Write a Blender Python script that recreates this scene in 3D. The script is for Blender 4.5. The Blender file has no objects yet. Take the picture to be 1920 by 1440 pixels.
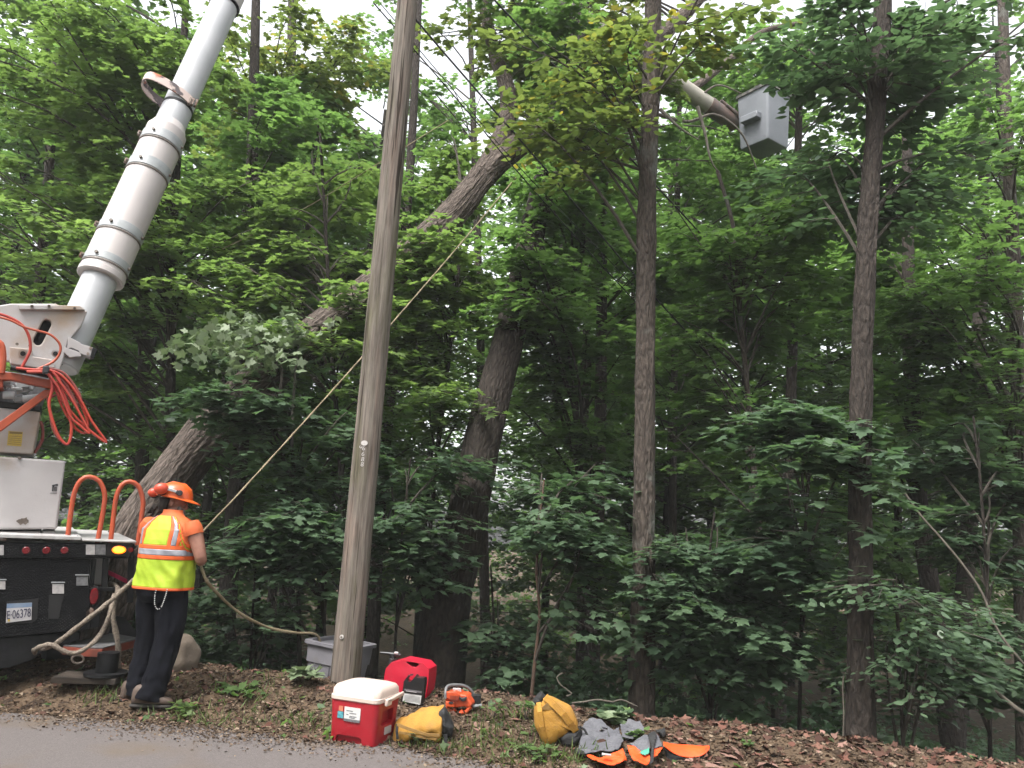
import bpy, math, random
import numpy as np
from mathutils import Vector, Matrix, noise as mnoise

SC = bpy.context.scene
COL = SC.collection
R_ = math.radians

# ------------------------------------------------------------------ camera
F_PX, PITCH, ROLL, EYE = 1450.0, R_(10.5), R_(2.9), 1.6
cam_d = bpy.data.cameras.new('camera')
cam_d.sensor_width = 36.0
cam_d.lens = F_PX / 1920 * 36.0
cam_d.clip_start, cam_d.clip_end = 0.1, 600.0
cam = bpy.data.objects.new('camera', cam_d)
COL.objects.link(cam)
cam.matrix_world = (Matrix.Translation((0, 0, EYE)) @ Matrix.Rotation(math.pi / 2 + PITCH, 4, 'X')
                    @ Matrix.Rotation(ROLL, 4, 'Z'))
SC.camera = cam

# ------------------------------------------------------------------ sky, sun, exposure
SUN_EL, SUN_AZ = R_(62), R_(215)       # azimuth clockwise from +Y (the view direction)
w = bpy.data.worlds.new('World')
SC.world = w
w.use_nodes = True
nt = w.node_tree
bg = nt.nodes['Background']
sky = nt.nodes.new('ShaderNodeTexSky')
sky.sky_type = 'NISHITA'
sky.sun_disc = False
sky.sun_elevation = SUN_EL
sky.sun_rotation = SUN_AZ
sky.air_density, sky.dust_density = 1.0, 4.0
hs = nt.nodes.new('ShaderNodeHueSaturation')       # an overcast, nearly white sky
hs.inputs['Saturation'].default_value = 0.15
nt.links.new(sky.outputs[0], hs.inputs['Color'])
nt.links.new(hs.outputs[0], bg.inputs[0])
bg.inputs[1].default_value = 0.15

sun_d = bpy.data.lights.new('sun', 'SUN')
sun_d.energy = 1.3
sun_d.angle = R_(18)
sun_d.color = (1.0, 0.96, 0.9)
sun = bpy.data.objects.new('sun', sun_d)
COL.objects.link(sun)
sd = Vector((math.sin(SUN_AZ) * math.cos(SUN_EL), math.cos(SUN_AZ) * math.cos(SUN_EL), math.sin(SUN_EL)))
sun.rotation_euler = sd.to_track_quat('Z', 'Y').to_euler()
sun.location = (0, 0, 30)

SC.view_settings.view_transform = 'Standard'
SC.view_settings.look = 'None'
SC.view_settings.gamma = 1
SC.view_settings.exposure = 1.82
SC.cycles.max_bounces = 7
SC.cycles.diffuse_bounces = 4
SC.cycles.transmission_bounces = 4
SC.cycles.transparent_max_bounces = 4
SC.cycles.caustics_reflective = False
SC.cycles.caustics_refractive = False

# ------------------------------------------------------------------ measuring helpers
_cr, _sr = math.cos(ROLL), math.sin(ROLL)
_fw = np.array([0, math.cos(PITCH), math.sin(PITCH)])
_up = np.array([0, -math.sin(PITCH), math.cos(PITCH)])
_rt = np.array([1.0, 0, 0])
EYEP = np.array([0, 0, EYE])

def ray(px, py):
    a, b = (px - 960) / F_PX, (720 - py) / F_PX
    return _fw + (a * _cr - b * _sr) * _rt + (a * _sr + b * _cr) * _up

def at(px, py, Y):
    """survey point: the spot seen at a photo pixel, Y metres ahead"""
    d = ray(px, py)
    return Vector(d * (Y / d[1]) + EYEP)

def proj(p):
    d = np.array(p) - EYEP
    z = d @ _fw
    x, y = (d @ _rt) / z, (d @ _up) / z
    a, b = x * _cr + y * _sr, -x * _sr + y * _cr
    return 960 + a * F_PX, 720 - b * F_PX

# ------------------------------------------------------------------ object helpers
def tag(o, label=None, cat=None, group=None, kind=None):
    if label: o['label'] = label
    if cat: o['category'] = cat
    if group: o['group'] = group
    if kind: o['kind'] = kind
    return o

def empty(name, loc, label, cat, group=None):
    o = bpy.data.objects.new(name, None)
    COL.objects.link(o)
    o.location = loc
    o.empty_display_size = 0.2
    return tag(o, label, cat, group)

def root_mat(o):
    m = Matrix.Translation(o.location) @ o.rotation_euler.to_matrix().to_4x4()
    return m

def link(name, me, parent=None):
    o = bpy.data.objects.new(name, me)
    COL.objects.link(o)
    if parent is not None:
        o.parent = parent
        if parent.type == 'EMPTY': o.matrix_parent_inverse = root_mat(parent).inverted()
    return o

class MB:
    """collects shapes into ONE mesh"""
    def __init__(s):
        s.v, s.f, s.m, s.uv, s.n = [], [], [], [], 0
    def add(s, verts, faces, m=0, uvs=None):
        b = len(s.v)
        s.v += [tuple(p) for p in verts]
        for k, f in enumerate(faces):
            s.f.append(tuple(i + b for i in f))
            s.m.append(m)
            s.uv.append(uvs[k] if uvs else None)
        return s
    def box(s, c, size, R=None, m=0):
        hx, hy, hz = [q / 2 for q in size]
        P = [Vector((x, y, z)) for z in (-hz, hz) for y in (-hy, hy) for x in (-hx, hx)]
        if R is not None: P = [R @ p for p in P]
        c = Vector(c)
        return s.add([p + c for p in P], [(0, 2, 3, 1), (4, 5, 7, 6), (0, 1, 5, 4), (2, 6, 7, 3), (0, 4, 6, 2), (1, 3, 7, 5)], m)
    def bar(s, a, b, wid, hei, upv=(0, 0, 1), m=0):
        a, b = Vector(a), Vector(b)
        d = (b - a); L = d.length; d.normalize()
        u = Vector(upv); x = d.cross(u).normalized(); u = x.cross(d).normalized()
        R = Matrix((x, d, u)).transposed()
        return s.box((a + b) / 2, (wid, L, hei), R, m)
    def tube(s, pts, rad, n=10, m=0, cap=True, disp=None):
        pts = [Vector(p) for p in pts]
        N = len(pts)
        if not hasattr(rad, '__len__'): rad = [rad] * N
        T = []
        for i in range(N):
            t = (pts[min(i + 1, N - 1)] - pts[max(i - 1, 0)])
            T.append(t.normalized() if t.length > 1e-9 else Vector((0, 0, 1)))
        u = T[0].orthogonal().normalized()
        V, L = [], [0.0]
        for i in range(N):
            if i:
                q = T[i - 1].rotation_difference(T[i]); u = q @ u
                L.append(L[-1] + (pts[i] - pts[i - 1]).length)
            u = (u - T[i] * u.dot(T[i])).normalized()
            w2 = T[i].cross(u)
            for k in range(n):
                a = 2 * math.pi * k / n
                r = rad[i]
                if disp: r += disp(a, L[i], rad[i])
                V.append(pts[i] + (u * math.cos(a) + w2 * math.sin(a)) * r)
        Fc, UV = [], []
        rm = sum(rad) / N
        for i in range(N - 1):
            for k in range(n):
                k2 = (k + 1) % n
                Fc.append((i * n + k, i * n + k2, (i + 1) * n + k2, (i + 1) * n + k))
                ua, ub = 2 * math.pi * k / n * rm, 2 * math.pi * (k + 1) / n * rm
                UV.append([(ua, L[i]), (ub, L[i]), (ub, L[i + 1]), (ua, L[i + 1])])
        if cap:
            Fc.append(tuple(range(n))[::-1]); UV.append([(0, 0)] * n)
            Fc.append(tuple((N - 1) * n + k for k in range(n))); UV.append([(0, 0)] * n)
        return s.add(V, Fc, m, UV)
    def loft(s, rings, m=0, cap=True):
        n = len(rings[0]); V = [p for r in rings for p in r]; Fc = []
        for i in range(len(rings) - 1):
            for k in range(n):
                k2 = (k + 1) % n
                Fc.append((i * n + k, i * n + k2, (i + 1) * n + k2, (i + 1) * n + k))
        if cap:
            Fc.append(tuple(range(n))[::-1]); Fc.append(tuple((len(rings) - 1) * n + k for k in range(n)))
        return s.add(V, Fc, m)
    def prism(s, poly, d, m=0):
        """poly: 3D outline; d: extrusion vector"""
        d = Vector(d); n = len(poly); P = [Vector(p) for p in poly]
        nrm = Vector((0, 0, 0))
        for i in range(n):
            a, b = P[i], P[(i + 1) % n]; nrm += a.cross(b)
        if nrm.dot(d) > 0: P = P[::-1]
        V = P + [p + d for p in P]
        Fc = [tuple(range(n)), tuple(range(2 * n - 1, n - 1, -1))]
        for i in range(n):
            j = (i + 1) % n
            Fc.append((j, i, n + i, n + j))
        return s.add(V, Fc, m)
    def disc(s, c, nrm, r, h, n=20, m=0):
        c, nrm = Vector(c), Vector(nrm).normalized()
        return s.tube([c, c + nrm * h], r, n, m)
    def ball(s, c, r, n=14, k=9, m=0, R=None):
        c = Vector(c); rr = r if hasattr(r, '__len__') else (r, r, r)
        rings = []
        for i in range(k + 1):
            ph = -math.pi / 2 + math.pi * (i + .02) / (k + .04)
            ring = []
            for j in range(n):
                a = 2 * math.pi * j / n
                p = Vector((math.cos(a) * math.cos(ph) * rr[0], math.sin(a) * math.cos(ph) * rr[1], math.sin(ph) * rr[2]))
                if R is not None: p = R @ p
                ring.append(c + p)
            rings.append(ring)
        return s.loft(rings, m)
    def mesh(s, name, mats, smooth=True, sharp=38):
        me = bpy.data.meshes.new(name)
        me.from_pydata(s.v, [], s.f)
        for mt in (mats if isinstance(mats, (list, tuple)) else [mats]): me.materials.append(mt)
        me.polygons.foreach_set('material_index', s.m)
        if any(u is not None for u in s.uv):
            ul = me.uv_layers.new(name='UVMap')
            flat = []
            for f, u in zip(s.f, s.uv):
                for q in (u if u else [(0, 0)] * len(f)): flat += q
            ul.data.foreach_set('uv', flat)
        me.polygons.foreach_set('use_smooth', [smooth] * len(s.f))
        me.update()
        if smooth and sharp:
            try: me.set_sharp_from_angle(angle=R_(sharp))
            except Exception: pass
        return me
    def build(s, name, mats, parent=None, smooth=True, bevel=0, seg=2, sub=0, soft=0):
        o = link(name, s.mesh(name, mats, smooth, 0 if sub > 1 else 38), parent)
        if bevel:
            b = o.modifiers.new('bevel', 'BEVEL'); b.width = bevel; b.segments = seg
            b.limit_method = 'ANGLE'; b.angle_limit = R_(35); b.harden_normals = False
        if soft:
            q = o.modifiers.new('soft', 'SMOOTH'); q.factor = .5; q.iterations = soft
        if sub:
            q = o.modifiers.new('sub', 'SUBSURF'); q.levels = q.render_levels = sub
        return o

def bake(o):
    """replace the mesh by the result of its modifiers"""
    dg = bpy.context.evaluated_depsgraph_get(); dg.update()
    me = bpy.data.meshes.new_from_object(o.evaluated_get(dg), depsgraph=dg)
    old = o.data; o.modifiers.clear(); o.data = me
    bpy.data.meshes.remove(old)
    return o

def cut(o, mb, name='cutter'):
    """cut the shape collected in mb out of o, for good"""
    c = mb.build(name, o.data.materials[0], None, smooth=False)
    b = o.modifiers.new('cut', 'BOOLEAN'); b.operation = 'DIFFERENCE'; b.object = c; b.solver = 'EXACT'
    if len(o.modifiers) > 1: o.modifiers.move(len(o.modifiers) - 1, 0)
    bake_only_first = [m for m in o.modifiers if m.name != 'cut']
    keep = [(m.type, {k: getattr(m, k) for k in ('width', 'segments', 'limit_method', 'angle_limit')}) for m in bake_only_first if m.type == 'BEVEL']
    for m in bake_only_first: o.modifiers.remove(m)
    bake(o)
    for t, kv in keep:
        m = o.modifiers.new('bevel', t)
        for k, v in kv.items(): setattr(m, k, v)
    me = c.data
    bpy.data.objects.remove(c); bpy.data.meshes.remove(me)
    return o

def text_obj(name, s, size, M, material, parent, depth=0.001, align='CENTER', fit=None):
    cu = bpy.data.curves.new('lettering', 'FONT')
    cu.body = s; cu.size = size; cu.extrude = depth; cu.align_x = align; cu.align_y = 'CENTER'
    t = bpy.data.objects.new('lettering_tmp', cu); COL.objects.link(t)
    dg = bpy.context.evaluated_depsgraph_get(); dg.update()
    me = bpy.data.meshes.new_from_object(t.evaluated_get(dg), depsgraph=dg)
    bpy.data.objects.remove(t); bpy.data.curves.remove(cu)
    if fit:
        w_ = max(v.co.x for v in me.vertices) - min(v.co.x for v in me.vertices); me.transform(Matrix.Scale(fit / w_, 4, (1, 0, 0)))
    me.transform(M)
    me.materials.clear(); me.materials.append(material)
    return link(name, me, parent)

def frame(o, x, n):
    """matrix whose x axis is x, z axis n, at o"""
    x, n = Vector(x).normalized(), Vector(n).normalized()
    y = n.cross(x).normalized(); x = y.cross(n)
    M = Matrix((x, y, n)).transposed().to_4x4(); M.translation = Vector(o)
    return M

# ------------------------------------------------------------------ materials
def mat(name, c, rough=.6, c2=None, scale=8.0, detail=4, mix=(.4, .65), bump=0, bscale=60, metal=0, spec=.5,
        stretch=None, coord='Object', c3=None, s3=3.0, t3=(.6, .66), emit=None):
    dim = lambda q: tuple(v * .72 for v in q) if q else q
    c, c2, c3 = dim(c), dim(c2), dim(c3)
    m = bpy.data.materials.new(name); m.use_nodes = True
    nt = m.node_tree; N = nt.nodes; L = nt.links; p = N['Principled BSDF']
    p.inputs['Roughness'].default_value = rough
    p.inputs['Metallic'].default_value = metal
    p.inputs['Specular IOR Level'].default_value = spec
    p.inputs['Base Color'].default_value = (*c, 1)
    tc = N.new('ShaderNodeTexCoord'); src = tc.outputs[coord]
    if stretch:
        mp = N.new('ShaderNodeMapping'); mp.inputs['Scale'].default_value = stretch
        L.new(src, mp.inputs['Vector']); src = mp.outputs[0]
    col = None
    if c2:
        nz = N.new('ShaderNodeTexNoise'); nz.inputs['Scale'].default_value = scale; nz.inputs['Detail'].default_value = detail
        L.new(src, nz.inputs['Vector'])
        rp = N.new('ShaderNodeValToRGB')
        rp.color_ramp.elements[0].position, rp.color_ramp.elements[1].position = mix
        rp.color_ramp.elements[0].color, rp.color_ramp.elements[1].color = (*c, 1), (*c2, 1)
        L.new(nz.outputs['Fac'], rp.inputs[0]); col = rp.outputs[0]
    if c3:
        nz = N.new('ShaderNodeTexNoise'); nz.inputs['Scale'].default_value = s3; nz.inputs['Detail'].default_value = 6
        L.new(src, nz.inputs['Vector'])
        rp = N.new('ShaderNodeValToRGB')
        rp.color_ramp.elements[0].position, rp.color_ramp.elements[1].position = t3
        L.new(nz.outputs['Fac'], rp.inputs[0])
        mx = N.new('ShaderNodeMixRGB'); mx.inputs[2].default_value = (*c3, 1)
        L.new(rp.outputs[0], mx.inputs[0])
        if col is not None: L.new(col, mx.inputs[1])
        else: mx.inputs[1].default_value = (*c, 1)
        col = mx.outputs[0]
    if col is not None: L.new(col, p.inputs['Base Color'])
    if bump:
        nz = N.new('ShaderNodeTexNoise'); nz.inputs['Scale'].default_value = bscale; nz.inputs['Detail'].default_value = 5
        L.new(src, nz.inputs['Vector'])
        bp = N.new('ShaderNodeBump'); bp.inputs['Strength'].default_value = bump; bp.inputs['Distance'].default_value = .02
        L.new(nz.outputs['Fac'], bp.inputs['Height']); L.new(bp.outputs[0], p.inputs['Normal'])
    if emit:
        p.inputs['Emission Color'].default_value = (*emit[0], 1); p.inputs['Emission Strength'].default_value = emit[1]
    return m

def leaf_mat(name, ca, cb, under, trans, tw=.35, rough=.42, cc=None):
    """ca..cb by the per-leaf number, paler underside, light passing through"""
    m = bpy.data.materials.new(name); m.use_nodes = True
    nt = m.node_tree; N = nt.nodes; L = nt.links; p = N['Principled BSDF']; out = N['Material Output']
    at_ = N.new('ShaderNodeAttribute'); at_.attribute_name = 'leaf_tone'
    rp = N.new('ShaderNodeValToRGB'); e = rp.color_ramp.elements
    e[0].color, e[1].color = (*ca, 1), (*cb, 1)
    if cc:
        e[1].position = .9
        q = rp.color_ramp.elements.new(1.0); q.color = (*cc, 1)
    L.new(at_.outputs['Fac'], rp.inputs[0])
    g = N.new('ShaderNodeNewGeometry')
    mx = N.new('ShaderNodeMixRGB'); mx.inputs[2].default_value = (*under, 1)
    ml = N.new('ShaderNodeMath'); ml.operation = 'MULTIPLY'; ml.inputs[1].default_value = .6
    L.new(g.outputs['Backfacing'], ml.inputs[0]); L.new(ml.outputs[0], mx.inputs[0]); L.new(rp.outputs[0], mx.inputs[1])
    L.new(mx.outputs[0], p.inputs['Base Color'])
    p.inputs['Roughness'].default_value = rough
    p.inputs['Specular IOR Level'].default_value = .4
    tr = N.new('ShaderNodeBsdfTranslucent')
    m2 = N.new('ShaderNodeMixRGB'); m2.blend_type = 'MULTIPLY'; m2.inputs[0].default_value = 1
    m2.inputs[2].default_value = (*trans, 1); L.new(rp.outputs[0], m2.inputs[1]); L.new(m2.outputs[0], tr.inputs[0])
    ms = N.new('ShaderNodeMixShader'); ms.inputs[0].default_value = tw
    L.new(p.outputs[0], ms.inputs[1]); L.new(tr.outputs[0], ms.inputs[2]); L.new(ms.outputs[0], out.inputs[0])
    return m

def bark_mat(name, ca, cb, ridge=14.0, bump=.8, c3=None, t3=(.56, .64), warp=.05, vs=.26):
    """furrowed bark along the trunk, from the tube's own UV (metres round, metres along)"""
    m = bpy.data.materials.new(name); m.use_nodes = True
    nt = m.node_tree; N = nt.nodes; L = nt.links; p = N['Principled BSDF']
    p.inputs['Roughness'].default_value = .9; p.inputs['Specular IOR Level'].default_value = .2
    tc = N.new('ShaderNodeTexCoord')
    nz0 = N.new('ShaderNodeTexNoise'); nz0.inputs['Scale'].default_value = 4; L.new(tc.outputs['UV'], nz0.inputs['Vector'])
    mp = N.new('ShaderNodeMapping'); mp.inputs['Scale'].default_value = (1, vs, 1)
    mxv = N.new('ShaderNodeMixRGB'); mxv.blend_type = 'ADD'; mxv.inputs[0].default_value = warp
    L.new(tc.outputs['UV'], mxv.inputs[1]); L.new(nz0.outputs['Color'], mxv.inputs[2])
    L.new(mxv.outputs[0], mp.inputs['Vector'])
    vo = N.new('ShaderNodeTexVoronoi'); vo.feature = 'DISTANCE_TO_EDGE'; vo.inputs['Scale'].default_value = ridge
    L.new(mp.outputs[0], vo.inputs['Vector'])
    nz = N.new('ShaderNodeTexNoise'); nz.inputs['Scale'].default_value = ridge * 2.2; nz.inputs['Detail'].default_value = 5
    L.new(mp.outputs[0], nz.inputs['Vector'])
    ad = N.new('ShaderNodeMath'); ad.operation = 'MULTIPLY_ADD'; ad.inputs[1].default_value = 1.0
    L.new(vo.outputs['Distance'], ad.inputs[0])
    sc = N.new('ShaderNodeMath'); sc.operation = 'MULTIPLY'; sc.inputs[1].default_value = .95
    L.new(nz.outputs['Fac'], sc.inputs[0]); L.new(sc.outputs[0], ad.inputs[2])
    rp = N.new('ShaderNodeValToRGB'); rp.color_ramp.elements[0].position, rp.color_ramp.elements[1].position = .25, .8
    rp.color_ramp.elements[0].color, rp.color_ramp.elements[1].color = (*ca, 1), (*cb, 1)
    L.new(ad.outputs[0], rp.inputs[0]); col = rp.outputs[0]
    if c3:
        n3 = N.new('ShaderNodeTexNoise'); n3.inputs['Scale'].default_value = 2.2; n3.inputs['Detail'].default_value = 6
        L.new(tc.outputs['Object'], n3.inputs['Vector'])
        r3 = N.new('ShaderNodeValToRGB'); r3.color_ramp.elements[0].position, r3.color_ramp.elements[1].position = t3
        L.new(n3.outputs['Fac'], r3.inputs[0])
        mx = N.new('ShaderNodeMixRGB'); mx.inputs[2].default_value = (*c3, 1)
        L.new(r3.outputs[0], mx.inputs[0]); L.new(col, mx.inputs[1]); col = mx.outputs[0]
    L.new(col, p.inputs['Base Color'])
    bp = N.new('ShaderNodeBump'); bp.inputs['Strength'].default_value = bump; bp.inputs['Distance'].default_value = .03
    L.new(ad.outputs[0], bp.inputs['Height']); L.new(bp.outputs[0], p.inputs['Normal'])
    return m

# ------------------------------------------------------------------ leaves
def _sym(h):
    return np.array(h + [(-x, y) for x, y in h[::-1] if abs(x) > 1e-6])
MAPLE = _sym([(0, 0), (.34, -.06), (.24, .16), (.40, .24), (.62, .50), (.36, .50), (.22, .56), (.26, .72), (.12, .82), (0, 1.05)])
MAPLE_L = _sym([(0, 0), (.36, .02), (.26, .2), (.6, .48), (.26, .56), (0, 1.05)])
OVAL = _sym([(0, 0), (.25, .2), (.33, .45), (.2, .78), (0, 1.05)])
ROUND = _sym([(0, .05), (.28, -.02), (.46, .25), (.44, .6), (.2, .9), (0, 1.0)])
FAR = _sym([(0, 0), (.42, .2), (.5, .55), (0, 1.0)])
CHIP = _sym([(-.0, 0), (.3, .1), (.25, .9)])

class Leaves:
    def __init__(s, seed=0):
        s.r = np.random.default_rng(seed); s.V, s.T, s.k, s.tone = [], None, 0, []
    def put(s, P, D, U, size, tpl=MAPLE, tone=None, fold=.25, curl=.25):
        """P base points, D tip directions, U upward normals, size lengths"""
        n = len(P)
        if n == 0: return
        D = D / np.linalg.norm(D, axis=1, keepdims=True)
        U = U - D * (U * D).sum(1, keepdims=True); U /= np.linalg.norm(U, axis=1, keepdims=True) + 1e-9
        X = np.cross(D, U)
        tx, ty = tpl[:, 0][None, :, None], tpl[:, 1][None, :, None]
        fo = (fold * s.r.uniform(-.2, 1.2, n))[:, None, None]; cu = (curl * s.r.uniform(-.3, 1.2, n))[:, None, None]
        z = -fo * np.abs(tx) - cu * ty * ty * .5
        V = P[:, None, :] + size[:, None, None] * (X[:, None, :] * tx + D[:, None, :] * ty + U[:, None, :] * z)
        s.V.append((V.reshape(-1, 3), len(tpl)))
        s.tone.append(np.repeat(s.r.uniform(0, 1, n) if tone is None else tone, len(tpl)))
    def count(s): return sum(len(v) // k for v, k in s.V)
    def mesh(s, name, material):
        me = bpy.data.meshes.new(name)
        V = np.concatenate([v for v, k in s.V]).astype(np.float32)
        tot = np.concatenate([np.full(len(v) // k, k) for v, k in s.V]).astype(np.int32)
        st = np.concatenate([[0], np.cumsum(tot)[:-1]]).astype(np.int32)
        me.vertices.add(len(V)); me.vertices.foreach_set('co', V.ravel())
        me.loops.add(len(V)); me.loops.foreach_set('vertex_index', np.arange(len(V), dtype=np.int32))
        me.polygons.add(len(tot)); me.polygons.foreach_set('loop_start', st); me.polygons.foreach_set('loop_total', tot)
        a = me.attributes.new('leaf_tone', 'FLOAT', 'POINT'); a.data.foreach_set('value', np.concatenate(s.tone).astype(np.float32))
        me.materials.append(material)
        me.update(calc_edges=True)
        return me
    def sprays(s, B, ang, L, n, size, tpl=MAPLE, tilt=.2, droop=.2, wid=.42, pitch=0.0):
        """flat leafy sprays: bases B (M,3), headings, lengths; n leaves each"""
        r = s.r; M = len(B)
        if M == 0: return
        d = np.stack([np.cos(ang), np.sin(ang), np.full(M, pitch)], 1); sd_ = np.stack([-np.sin(ang), np.cos(ang), np.zeros(M)], 1)
        roll = r.normal(0, .2, M)
        sd_ = sd_ + np.stack([np.zeros(M), np.zeros(M), roll], 1)
        t = r.uniform(.02, 1, (M, n)); side = r.choice([-1., 1.], (M, n))
        lat = side * r.uniform(.0, 1, (M, n)) * wid * (1.1 - .7 * t) * L[:, None]
        P = B[:, None] + d[:, None] * (t * L[:, None])[..., None] + sd_[:, None] * lat[..., None]
        P[..., 2] += -droop * L[:, None] * t * t + r.normal(0, .035, (M, n))
        hd = (.9 + .5 * r.normal(0, 1, (M, n)))[..., None]
        D = d[:, None] * hd + sd_[:, None] * (side * r.uniform(.1, 1.1, (M, n)))[..., None]
        D[..., 2] -= r.uniform(-.08, .42, (M, n))
        U = r.normal(0, tilt, (M, n, 3)); U[..., 2] += 1
        sz = size * r.uniform(.6, 1.25, M * n)
        base = r.uniform(.15, .85, M)[:, None] + r.normal(0, .16, (M, n))
        s.put(P.reshape(-1, 3), D.reshape(-1, 3), U.reshape(-1, 3), sz, tpl, np.clip(base, 0, 1).ravel())
# ------------------------------------------------------------------ terrain
EX = [-60, -8, -5, -3.73, -2.5, -1.24, -.68, -.16, 1, 3, 5, 8, 60]
EY = [20, 7.5, 6.65, 6.42, 6.34, 6.07, 5.92, 5.76, 5.32, 4.4, 3.4, 1.8, -30]
CX = [-60, -12, -6, -3.6, -3, -2.2, -1.13, -.15, .32, 1.16, 1.96, 2.7, 3.2, 3.6, 5, 8, 60]
CY = [60, 20, 12, 8.4, 7.7, 7.45, 7.2, 6.95, 6.85, 6.45, 6.22, 6.05, 5.8, 5.45, 4.65, 2.75, -29]

_rg = np.random.default_rng(5)
_LAT = _rg.uniform(-1, 1, (256, 256))
def vnoise(x, y):
    x, y = np.asarray(x, float), np.asarray(y, float)
    xi, yi = np.floor(x).astype(int), np.floor(y).astype(int)
    fx, fy = x - xi, y - yi
    fx, fy = fx * fx * (3 - 2 * fx), fy * fy * (3 - 2 * fy)
    g = lambda i, j: _LAT[i % 256, j % 256]
    return (g(xi, yi) * (1 - fx) + g(xi + 1, yi) * fx) * (1 - fy) + (g(xi, yi + 1) * (1 - fx) + g(xi + 1, yi + 1) * fx) * fy

def edge_y(x):
    return np.interp(x, EX, EY) + .07 * vnoise(np.asarray(x) * 2.3, 3.3) + .04 * vnoise(np.asarray(x) * 9, 8.8)
def crest_y(x): return np.interp(x, CX, CY)

def gz(x, y, rough=True):
    x, y = np.asarray(x, float), np.asarray(y, float)
    e, c = np.interp(x, EX, EY), crest_y(x)
    t = np.clip((y - e) / np.maximum(c - e, .3), 0, 1)
    hgt = .175 - .05 * np.clip((-2.6 - x), 0, 1)
    z = hgt * t * t * (3 - 2 * t)
    d = np.clip(y - c, 0, None)
    fall = np.where(d < .5, .6 * d * d, .15 + .6 * (d - .5))
    z = z - 4.2 * (1 - np.exp(-fall / 4.2))
    z = np.where(y < e, -.03 * np.clip((e - y) / .15, 0, 1), z)
    z = z + .20 * np.exp(-((x + 3.35) / .75) ** 2 - ((y - 7.0) / .42) ** 2)
    if rough:
        k = np.clip((y - e) / .35, 0, 1)
        z = z + k * (.022 * vnoise(x * 2.1, y * 2.1) + .024 * vnoise(x * 6, y * 6 + 40) + .014 * vnoise(x * 17, y * 17) + .008 * vnoise(x * 43, y * 43))
    return z
def G(x, y): return Vector((x, y, float(gz(x, y))))

def axis(lo, hi, step, far, growth=1.22):
    a = list(np.arange(lo, hi + 1e-6, step)); s = step; p = hi; q = lo; out, ino = [], []
    while p < far: s *= growth; p += s; out.append(p)
    s = step
    while q > -far: s *= growth; q -= s; ino.append(q)
    return np.array(ino[::-1] + a + out)

M_bank = mat('bank_soil', (.085, .058, .038), .95, (.16, .112, .075), 5, 8, (.35, .68), bump=1.0, bscale=38, spec=.1,
             c3=(.05, .034, .025), s3=11, t3=(.5, .62))
M_asph = mat('asphalt', (.122, .106, .103), .88, (.182, .160, .155), 140, 3, (.35, .7), bump=.35, bscale=260, spec=.25,
             c3=(.15, .115, .085), s3=1.3, t3=(.52, .72))

xs, ys = axis(-7, 7, .045, 160), axis(3.2, 11.5, .045, 160)
X, Y = np.meshgrid(xs, ys)
Z = gz(X, Y)
nx, ny = len(xs), len(ys)
me = bpy.data.meshes.new('ground')
idx = np.arange(nx * ny).reshape(ny, nx)
q = np.stack([idx[:-1, :-1], idx[:-1, 1:], idx[1:, 1:], idx[1:, :-1]], -1).reshape(-1, 4)
me.vertices.add(nx * ny); me.vertices.foreach_set('co', np.stack([X, Y, Z], -1).astype(np.float32).ravel())
me.loops.add(q.size); me.loops.foreach_set('vertex_index', q.astype(np.int32).ravel())
me.polygons.add(len(q)); me.polygons.foreach_set('loop_start', np.arange(len(q), dtype=np.int32) * 4)
me.polygons.foreach_set('loop_total', np.full(len(q), 4, np.int32))
me.update(calc_edges=True)
me.polygons.foreach_set('use_smooth', np.ones(len(q), bool))
me.materials.append(M_bank)
tag(link('ground', me), kind='structure')

mb = MB()
rx = np.concatenate([np.linspace(-60, -7, 30), np.arange(-6.9, 7, .06), np.linspace(7.2, 60, 30)])
ry = edge_y(rx)
V = [(x, -40.0 - 0 * x, .004) for x in rx] + [(x, 2.5 if e > 2.7 else e - .2, .004) for x, e in zip(rx, ry)] + [(x, e, .004) for x, e in zip(rx, ry)]
n = len(rx)
mb.add(V, [(i, i + 1, n + i + 1, n + i) for i in range(n - 1)] + [(n + i, n + i + 1, 2 * n + i + 1, 2 * n + i) for i in range(n - 1)])
tag(mb.build('road', M_asph, smooth=False), kind='structure')
# ------------------------------------------------------------------ leaf and bark stuffs
GREEN = leaf_mat('leaf_green', (.056, .098, .037), (.115, .182, .063), (.13, .17, .10), (2.1, 2.4, 1.4), tw=.42)
BRIGHT = leaf_mat('leaf_bright', (.070, .112, .040), (.125, .178, .062), (.15, .19, .10), (2.0, 2.2, 1.3), tw=.48)
DARK = leaf_mat('leaf_dark', (.042, .073, .043), (.088, .136, .075), (.115, .15, .105), (1.9, 2.2, 1.4), tw=.32, rough=.42)
YELLOW = leaf_mat('leaf_yellowing', (.058, .088, .032), (.112, .146, .047), (.125, .155, .075), (2.0, 2.05, 1.2), tw=.46, cc=(.19, .165, .035))
PALE = leaf_mat('leaf_wilted', (.085, .125, .062), (.19, .235, .14), (.21, .25, .165), (1.3, 1.45, 1.0), tw=.25, rough=.55)
B_GREY = bark_mat('bark_grey', (.022, .018, .016), (.082, .066, .055), 24, 1.0, c3=(.10, .10, .088), t3=(.60, .68))
B_DARK = bark_mat('bark_dark', (.013, .011, .010), (.050, .040, .034), 24, 1.0)
B_OAK = bark_mat('bark_oak', (.028, .022, .019), (.14, .112, .096), 26, 1.0)
M_bare = mat('bare_wood', (.17, .145, .12), .9, (.10, .085, .07), 12)
B_TWIG = mat('twig_bark', (.05, .04, .032), .9, (.09, .075, .06), 20)

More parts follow.
